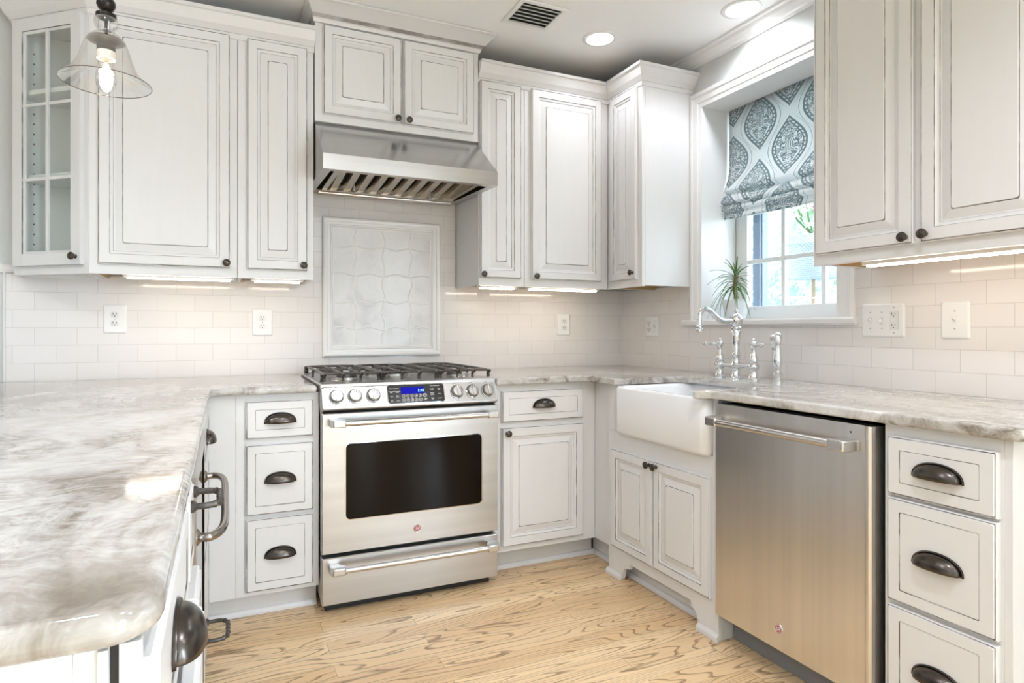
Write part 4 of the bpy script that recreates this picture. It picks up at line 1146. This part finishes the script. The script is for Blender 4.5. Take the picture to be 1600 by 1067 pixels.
for i, u in enumerate(KX):
    b = B(CP_)
    b.box(u - .003, u + .003, 0, .0004, .0895, .0925, 'redprint' if i in (0, 1, 4) else 'greyprint')
    b.text(('OFF', 'LITE', 'OFF', 'OFF', 'LITE', 'OFF')[i], u + (.009 if i < 3 else -.009), 0, .090, .0048, 'greyprint', 'CENTER', .0002)
    if i in (1, 3, 4): b.text(('', 'SIMMER', '', 'HIGH', 'SIMMER', '')[i], u, 0, .0135, .005, 'greyprint', 'CENTER', .0002)
    b.build('printed_mark', cpn)
# cooktop
b = B(); b.box(RX0 - .004, RX1 + .004, -.664, -.028, .893, .918, 'steel'); ct = b.build('cooktop', r, bevel=.006, seg=3)
b = B(); b.box(RX0 + .01, RX1 - .01, -.050, -.030, .918, .936, 'steel'); b.build('rear_rim', ct, bevel=.004)
BUR = [(-1.795, -.215, .036), (-1.795, -.50, .044), (-1.547, -.355, .058), (-1.30, -.215, .044), (-1.30, -.50, .036)]
for x, y, R in BUR:
    b = B().lathe((x, y, .918), (0, 0, 1), [(R * 1.5, 0), (R * 1.45, .002), (R * 1.1, .003), (R * 1.1, .012), (R, .013)], 'steelbar', 24)
    bu = b.build('burner', ct)
    B().lathe((x, y, .931), (0, 0, 1), [(R * .95, 0), (R, .003), (R * .96, .008), (R * .6, .009), (.0001, .009)], 'iron', 24).build('burner_cap', bu)
GZ = .953
def grate(xa, xb, cx):
    b = B(); ya, yb = -.625, -.07; rr_ = .0058
    def bar(pts, r_=rr_): b.tube(smooth_path(pts, 3) if len(pts) > 2 else pts, r_, 'iron', 8)
    def rail(p, q):   # top rail with feet curling down at both ends
        p, q = Vector(p), Vector(q); t = (q - p).normalized() * .018
        bar([(p.x, p.y, .921), (p.x + t.x * .15, p.y + t.y * .15, GZ - .012), (p.x + t.x, p.y + t.y, GZ), (q.x - t.x, q.y - t.y, GZ), (q.x - t.x * .15, q.y - t.y * .15, GZ - .012), (q.x, q.y, .921)])
    rail((xa + .01, ya), (xa + .01, yb)) ; rail((xb - .01, ya), (xb - .01, yb))
    rail((xa, ya + .012), (xb, ya + .012)); rail((xa, yb - .012), (xb, yb - .012)); rail((xa, (ya + yb) / 2), (xb, (ya + yb) / 2))
    w_ = xb - xa
    for f in (.35, .65): rail((xa + w_ * f, ya - .002), (xa + w_ * f, yb + .002))
    for cy in cx:
        for k in range(4):
            a = PI / 4 + k * PI / 2
            bar([((xa + xb) / 2 + .03 * math.cos(a), cy + .03 * math.sin(a), GZ - .003), ((xa + xb) / 2 + (w_ / 2 - .012) * math.cos(a), cy + .12 * math.sin(a), GZ)], .0052)
    return b.build('burner_grate', ct)
grate(-1.918, -1.675, (-.215, -.50)); grate(-1.671, -1.423, (-.355,)); grate(-1.419, -1.176, (-.215, -.50))

# ------------------------------------------------------------------ dishwasher
r = thing('dishwasher', 'stainless steel dishwasher between the sink and the right drawers', 'dishwasher', (-.33, -1.765, 0))
b = B(RIGHT); b.box(1.466, 2.064, .03, .615, .10, .868, 'black'); b.build('tub', r)
b = B(RIGHT)
# door skin: flat with a rolled column on the right edge
pl = [(1.466, .618), (1.466, .652), (1.470, .657), (2.026, .657), (2.030, .663), (2.036, .667), (2.043, .667), (2.049, .662), (2.052, .652), (2.052, .618)]
b.prism(pl, .112, .870, 'steelv', 'z')
do = b.build('door', r, angle=25)
pro_handle(RIGHT, 1.470, 2.014, .812, .657, do, .048, .0125)
badge(RIGHT, 1.742, .657, .180, do)
b = B(RIGHT); b.lathe((1.985, .657, .846), (0, 1, 0), [(.003, 0), (.003, .0008)], 'slot', 10); b.build('vent_pin', do)
b = B(RIGHT); b.box(1.466, 2.062, .55, .565, .001, .102, 'toe'); b.build('toe_kick', r)

# ------------------------------------------------------------------ ceiling fittings
def downlight(x, y, label, power):
    r = thing('recessed_downlight', label, 'ceiling light', (x, y, CZ), 'recessed ceiling downlights')
    B().lathe((x, y, CZ), (0, 0, -1), [(.066, -.002), (.066, .005), (.078, .005), (.086, .001), (.086, .0002)], 'trim', 40, caps=False).build('trim_ring', r, angle=80)
    B().lathe((x, y, CZ), (0, 0, 1), [(.066, 0), (.064, .02), (.060, .05), (.054, .082)], 'trim', 40, caps=False).build('baffle', r, angle=80)
    b = B().lathe((x, y, CZ + .082), (0, 0, -1), [(.054, 0), (.050, .004), (.03, .012), (.0001, .015)], 'lamp', 40, caps=False); b.build('lens', r)
    l = bpy.data.lights.new('downlight_lamp', 'SPOT'); l.energy = power; l.color = (0.91, 0.955, 1.075); l.spot_size = math.radians(150); l.spot_blend = 0.6; l.shadow_soft_size = .06
    o = bpy.data.objects.new('downlight_lamp', l); o.location = (0, 0, -.012); o.parent = r; COL.objects.link(o)
DL = 10.0
downlight(-.582, -.621, 'round recessed downlight near the ceiling vent', 4.0)
downlight(-.158, -1.107, 'round recessed downlight above the window by the crown molding', DL)
HID = ('round recessed fill downlight added out of view over the middle of the kitchen floor', 'round recessed fill downlight added out of view over the peninsula end', 'round recessed fill downlight added out of view over the seating side of the peninsula', 'round recessed fill downlight added out of view in the open room left of the peninsula', 'round recessed downlight behind the right cabinet run', 'round recessed fill downlight added out of view in the open room behind the peninsula')
for (x, y), lb, pw in zip(LIGHTS[2:], HID, (34, 9, 32, 24, 15, 14)): downlight(x, y, lb, pw)  # added unseen fill lamps; only the right-run one follows the hood highlight

r = thing('ceiling_vent', 'white ceiling air vent with grey slats', 'vent', (-.98, -.69, CZ))
b = B(); ang = 0
vx0, vx1, vy0, vy1 = -1.10, -.865, -.80, -.585
b.T = lambda u, d, z: Vector((u, d, CZ - z))
b.box(vx0, vx1, vy0, vy0 + .022, 0.0005, .008, 'trim'); b.box(vx0, vx1, vy1 - .022, vy1, 0.0005, .008, 'trim'); b.box(vx0, vx0 + .022, vy0 + .022, vy1 - .022, 0.0005, .008, 'trim'); b.box(vx1 - .022, vx1, vy0 + .022, vy1 - .022, 0.0005, .008, 'trim')
b.build('frame', r, bevel=.002)
b = B(b.T).box(vx0 + .022, vx1 - .022, vy0 + .022, vy1 - .022, .0006, .002, 'vent_dark'); b.build('duct_shade', r)  # dark sheet that paints in the shade behind the slats
for k in range(6):
    y = vy0 + .030 + k * .0285
    b = B(lambda u, d, z: Vector((u, d, CZ - z))); b.prism([(y, .010), (y + .002, .012), (y + .020, .004), (y + .018, .002)], vx0 + .022, vx1 - .022, 'vent_metal', 'u'); b.build('slat', r)

# ------------------------------------------------------------------ pendant
px, py, pz = -2.565, -1.28, 1.785
r = thing('pendant_lamp', 'clear glass bell pendant lamp with a glowing filament bulb', 'pendant lamp', (px, py, pz))
bell = [(.106, 0), (.104, .002), (.095, .010), (.084, .020), (.074, .034), (.066, .050), (.060, .068), (.055, .086), (.049, .102), (.041, .116), (.030, .126), (.021, .132), (.019, .137), (.026, .146), (.029, .156), (.027, .166), (.021, .173)]
B().lathe((px, py, pz), (0, 0, 1), bell, 'bell', 48, caps=False).build('glass_shade', r, angle=80)
N = 48
b = B().tube([(px + .106 * math.cos(2 * PI * k / N), py + .106 * math.sin(2 * PI * k / N), pz) for k in range(N + 1)], .0011, 'bellrim', 6, caps=False); b.build('shade_rim', r)
b = B().lathe((px, py, pz), (0, 0, 1), [(.021, .170), (.024, .173), (.024, .180), (.014, .184), (.012, .188), (.018, .194), (.0225, .204), (.0215, .214), (.016, .222), (.008, .228), (.006, .236), (.006, CZ - pz - .03), (.06, CZ - pz - .025), (.06, CZ - pz - .002)], 'darkbronze', 28, caps=False); b.build('stem', r)
b = B().lathe((px, py, pz), (0, 0, 1), [(.004, .18), (.004, .125), (.042, .114), (.044, .110), (.030, .106), (.022, .100), (.0215, .082)], 'darkbronze', 28, caps=False)
so_ = b.build('socket', r)
B().lathe((px, py, pz), (0, 0, 1), [(.0215, .082), (.0215, .062), (.020, .0615), (.015, .062)], 'cream', 28, caps=False).build('socket_ring', so_)['label'] = 'pale ceramic socket ring'
b = B().lathe((px, py, pz), (0, 0, 1), [(.013, .068), (.013, .052), (.019, .040), (.0235, .022), (.0245, .005), (.022, -.010), (.014, -.020), (.0001, -.024)], 'bell', 28, caps=False)
bu = b.build('bulb', r)
b = B()
for k in range(8):
    a = 2 * PI * k / 8
    b.tube([(px + .004 * math.cos(a), py + .004 * math.sin(a), pz + .048), (px + .0105 * math.cos(a), py + .0105 * math.sin(a), pz + .030), (px + .0115 * math.cos(a), py + .0115 * math.sin(a), pz + .002), (px + .006 * math.cos(a + .3), py + .006 * math.sin(a + .3), pz - .012)], .0022, 'filament', 6)
b.build('filament', bu)
l = bpy.data.lights.new('pendant_glow', 'POINT'); l.energy = 1.2; l.color = (1.0, .80, .58); l.shadow_soft_size = .02
o = bpy.data.objects.new('pendant_glow', l); o.location = (0, 0, .02); o.parent = r; COL.objects.link(o)

# ------------------------------------------------------------------ roman shade
SYL, SYR = -.712, -1.452
profx = [(.170, 2.286), (.170, 2.16), (.169, 2.02), (.166, 1.965), (.156, 1.925), (.142, 1.890), (.132, 1.868), (.134, 1.858), (.146, 1.852), (.158, 1.846),
         (.150, 1.838), (.134, 1.826), (.124, 1.808), (.122, 1.797), (.128, 1.792), (.140, 1.788), (.133, 1.782), (.122, 1.772), (.119, 1.760), (.124, 1.754), (.138, 1.750), (.136, 1.742), (.131, 1.728), (.131, 1.712)]
# print length along the fabric, hidden returns skipped so the pattern looks folded
b = B(); NY = 28
arcl = [0.0]
for k in range(1, len(profx)):
    arcl.append(arcl[-1] + math.hypot(profx[k][0] - profx[k - 1][0], profx[k][1] - profx[k - 1][1]))
rows = []
for k, (x, z_) in enumerate(profx):
    row = []
    for j in range(NY + 1):
        t = j / NY; y = SYL + (SYR - SYL) * t
        sag = .010 * math.sin(PI * t) * max(0, min(1, (1.98 - z_) / .15))
        fl = .006 * math.sin(t * 9 + k * .35) * max(0, min(1, (2.0 - z_) / .1))
        edge = -.006 * (1 - min(1, t * 8)) * max(0, min(1, (1.95 - z_) / .08))
        row.append(b.vert((x + fl, y - edge, z_ - sag)))
    rows.append(row)
for k in range(len(profx) - 1):
    for j in range(NY):
        uv = [((j / NY) * .74, -arcl[k]), (((j + 1) / NY) * .74, -arcl[k]), (((j + 1) / NY) * .74, -arcl[k + 1]), ((j / NY) * .74, -arcl[k + 1])]
        b.face((rows[k][j], rows[k][j + 1], rows[k + 1][j + 1], rows[k + 1][j]), 'shade', True, uv)
r = thing('roman_shade', 'blue and cream medallion-print roman shade half raised in the window', 'window shade', (.16, -1.08, 1.71))
b.build('fabric', r, solid=.0015, angle=80)
B(RIGHT).box(.712, 1.452, -.200, -.174, 2.262, 2.286, 'trim').build('headrail', r)

# ------------------------------------------------------------------ potted dracaena on the sill
qx, qy = .095, -.828
r = thing('potted_plant', 'small spiky dracaena in a white pot on the window sill', 'plant', (qx, qy, WZ0 + .001))
b = B().lathe((qx, qy, WZ0 + .001), (0, 0, 1), [(.046, 0), (.048, .002), (.066, .090), (.069, .092), (.070, .098), (.067, .0995), (.064, .097), (.062, .084)], 'potzinc', 32); b.build('pot', r)
b = B().lathe((qx, qy, WZ0 + .083), (0, 0, 1), [(.062, 0), (.05, .006), (.0001, .008)], 'soil', 20); b.build('soil', r)
pts = smooth_path([(qx, qy, WZ0 + .085), (qx + .004, qy + .002, WZ0 + .12), (qx - .003, qy + .004, WZ0 + .16), (qx + .002, qy, WZ0 + .205), (qx, qy - .004, WZ0 + .235)], 5)
B().tube(pts, [.011 + .0012 * math.sin(k * 2.1) for k in range(len(pts))], 'stem', 10).build('stem', r)
rnd = random.Random(3)
for k in range(46):
    a = k * 2.399963 + rnd.uniform(-.3, .3); f = k / 46
    base = Vector((qx, qy, WZ0 + .15 + .085 * f))
    up = .9 - 1.0 * (1 - f) + rnd.uniform(-.12, .12)
    ln = rnd.uniform(.13, .185) * (1 - .18 * f)
    dr_ = Vector((math.cos(a), math.sin(a), 0)); side = Vector((-math.sin(a), math.cos(a), 0))
    if dr_.x > .2: ln *= .62          # the pane keeps these leaves short
    sz = up * 1.05
    P = []; n = 9
    for i in range(n + 1):
        t = i / n
        P.append(base + dr_ * ln * (t * .85 if f < .8 else t * .45) + Vector((0, 0, 1)) * (ln * (max(up, .15) * 1.1 * t - (1.35 - f * 1.15) * t * t)))
    b = B(); A = []; C = []; M_ = []
    for i, p in enumerate(P):
        t = i / n; wd = .0052 * min(1, t * 6 + .45) * (1 - t) ** .55 + .0003
        A.append(tuple(p + side * wd + Vector((0, 0, .0018)))); M_.append(tuple(p)); C.append(tuple(p - side * wd + Vector((0, 0, .0018))))
    A, M_, C = [[(min(x, .222), min(y, -.706), max(zz, 1.188)) for x, y, zz in q] for q in (A, M_, C)]
    A, M_, C = b.ring(A), b.ring(M_), b.ring(C)
    b.bridge(A, M_, 'leaf', True, False); b.bridge(M_, C, 'leaf', True, False)
    b.build('leaf', r, solid=.0006, angle=80)

# ------------------------------------------------------------------ garden outside the window
b = B(); b.face([b.vert(p) for p in ((.31, -8, -.3), (14, -8, -.3), (14, 12, -.3), (.31, 12, -.3))], 'lawn'); struct(b.build('ground'), 'garden ground outside the window')
def leafcloud(b, c, R, n, size, mat, rnd, shell=.55):
    for _ in range(n):
        while True:
            v = Vector((rnd.uniform(-1, 1), rnd.uniform(-1, 1), rnd.uniform(-1, 1)))
            if .05 < v.length <= 1: break
        v = v.normalized() * (shell + (1 - shell) * rnd.random())
        p = Vector((c[0] + v.x * R[0], c[1] + v.y * R[1], c[2] + v.z * R[2]))
        n_ = (v + Vector((rnd.uniform(-.8, .8), rnd.uniform(-.8, .8), rnd.uniform(-.3, .9)))).normalized()
        t = n_.cross(Vector((rnd.uniform(-1, 1), rnd.uniform(-1, 1), rnd.uniform(-1, 1)))).normalized(); s2 = n_.cross(t)
        s = size * rnd.uniform(.6, 1.3)
        q = [p - t * s, p + s2 * s * .42 + n_ * s * .1, p + t * s, p - s2 * s * .42 + n_ * s * .1]
        b.face([b.vert(x) for x in q], mat)
def bush(name, label, c, R, n, size, mat, seed):
    rnd = random.Random(seed)
    r = thing(name, label, 'shrub' if name != 'garden_tree' else 'tree', (c[0], c[1], -.3), 'shrubs in the garden' if name != 'garden_tree' else None)
    b = B(); leafcloud(b, c, R, n, size, mat, rnd); b.build('foliage', r, recalc=False)
    b = B()
    for k in range(5):
        a = rnd.uniform(0, 2 * PI); b.tube([(c[0], c[1], -.299), (c[0] + R[0] * .25 * math.cos(a), c[1] + R[1] * .25 * math.sin(a), (c[2] - .3) / 2), (c[0] + R[0] * .6 * math.cos(a), c[1] + R[1] * .6 * math.sin(a), c[2])], .03, 'stem', 6)
    b.build('stems', r)
bush('garden_shrub', 'bluish leafy shrub low behind the left window panes', (2.7, .45, .62), (.7, .95, .9), 11000, .045, 'groundcover', 1)
bush('garden_shrub', 'bluish leafy shrub low behind the right window panes', (2.4, -1.25, .55), (.7, .74, .80), 11000, .042, 'groundcover', 2)
bush('garden_shrub', 'tall pale green shrub filling the upper left window panes', (4.5, 1.75, 1.55), (1.05, 1.45, 1.8), 15000, .060, 'hedge', 3)
bush('garden_shrub', 'tall pale green shrub standing behind the wicker planter', (4.5, -1.2, 1.3), (1.05, 1.45, 1.55), 14000, .060, 'hedge', 4)
bush('garden_tree', 'bright leafy tree behind the garden shrubs', (7.6, 1.2, 2.6), (1.9, 4.2, 2.8), 14000, .11, 'tree', 5)
# wicker planter with flowers
gx, gy, gz = 1.32, -.30, 1.47
r = thing('wicker_planter', 'blue-grey wicker planter basket outside the window', 'planter', (gx, gy, gz))
b = B(); NS = 40; pr = [(.135, .0), (.150, .02), (.172, .15), (.186, .215), (.196, .220), (.196, .275), (.186, .280), (.178, .275), (.172, .21)]
rows = [b.ring([(gx + R * math.cos(2 * PI * k / NS), gy + R * math.sin(2 * PI * k / NS), gz + h) for k in range(NS)]) for R, h in pr]
for i in range(len(pr) - 1):
    for k in range(NS):
        j = (k + 1) % NS
        b.face((rows[i][k], rows[i][j], rows[i + 1][j], rows[i + 1][k]), 'wicker', True, [(k / NS * 1.2, pr[i][1]), ((k + 1) / NS * 1.2, pr[i][1]), ((k + 1) / NS * 1.2, pr[i + 1][1]), (k / NS * 1.2, pr[i + 1][1])])
b.face(rows[0], 'wicker'); b.face(rows[-1], 'soil')
b.build('basket', r)
B().tube([(gx, gy, -.3), (gx, gy, gz)], .012, 'stem', 12).build('post', r)
r = thing('flowering_plant', 'pink flowering plant growing out of the wicker planter', 'plant', (gx, gy, gz + .285))
rnd = random.Random(9)
b = B(); leafcloud(b, (gx, gy, gz + .53), (.22, .24, .24), 520, .035, 'tree', rnd, .1); b.build('foliage', r, recalc=False)
b = B()
for k in range(9):
    a = rnd.uniform(0, 2 * PI); b.tube([(gx, gy, gz + .285), (gx + .1 * math.cos(a), gy + .1 * math.sin(a), gz + .4), (gx + .18 * math.cos(a), gy + .18 * math.sin(a), gz + .62)], .006, 'leaf', 6)
b.build('stems', r)
for k in range(16):
    c = (gx + rnd.uniform(-.22, .1), gy + rnd.uniform(-.24, .3), gz + rnd.uniform(.42, .75))
    b = B(); leafcloud(b, c, (.03, .03, .022), 16, .022, 'petal', rnd, .6); b.build('blossom', r, recalc=False)
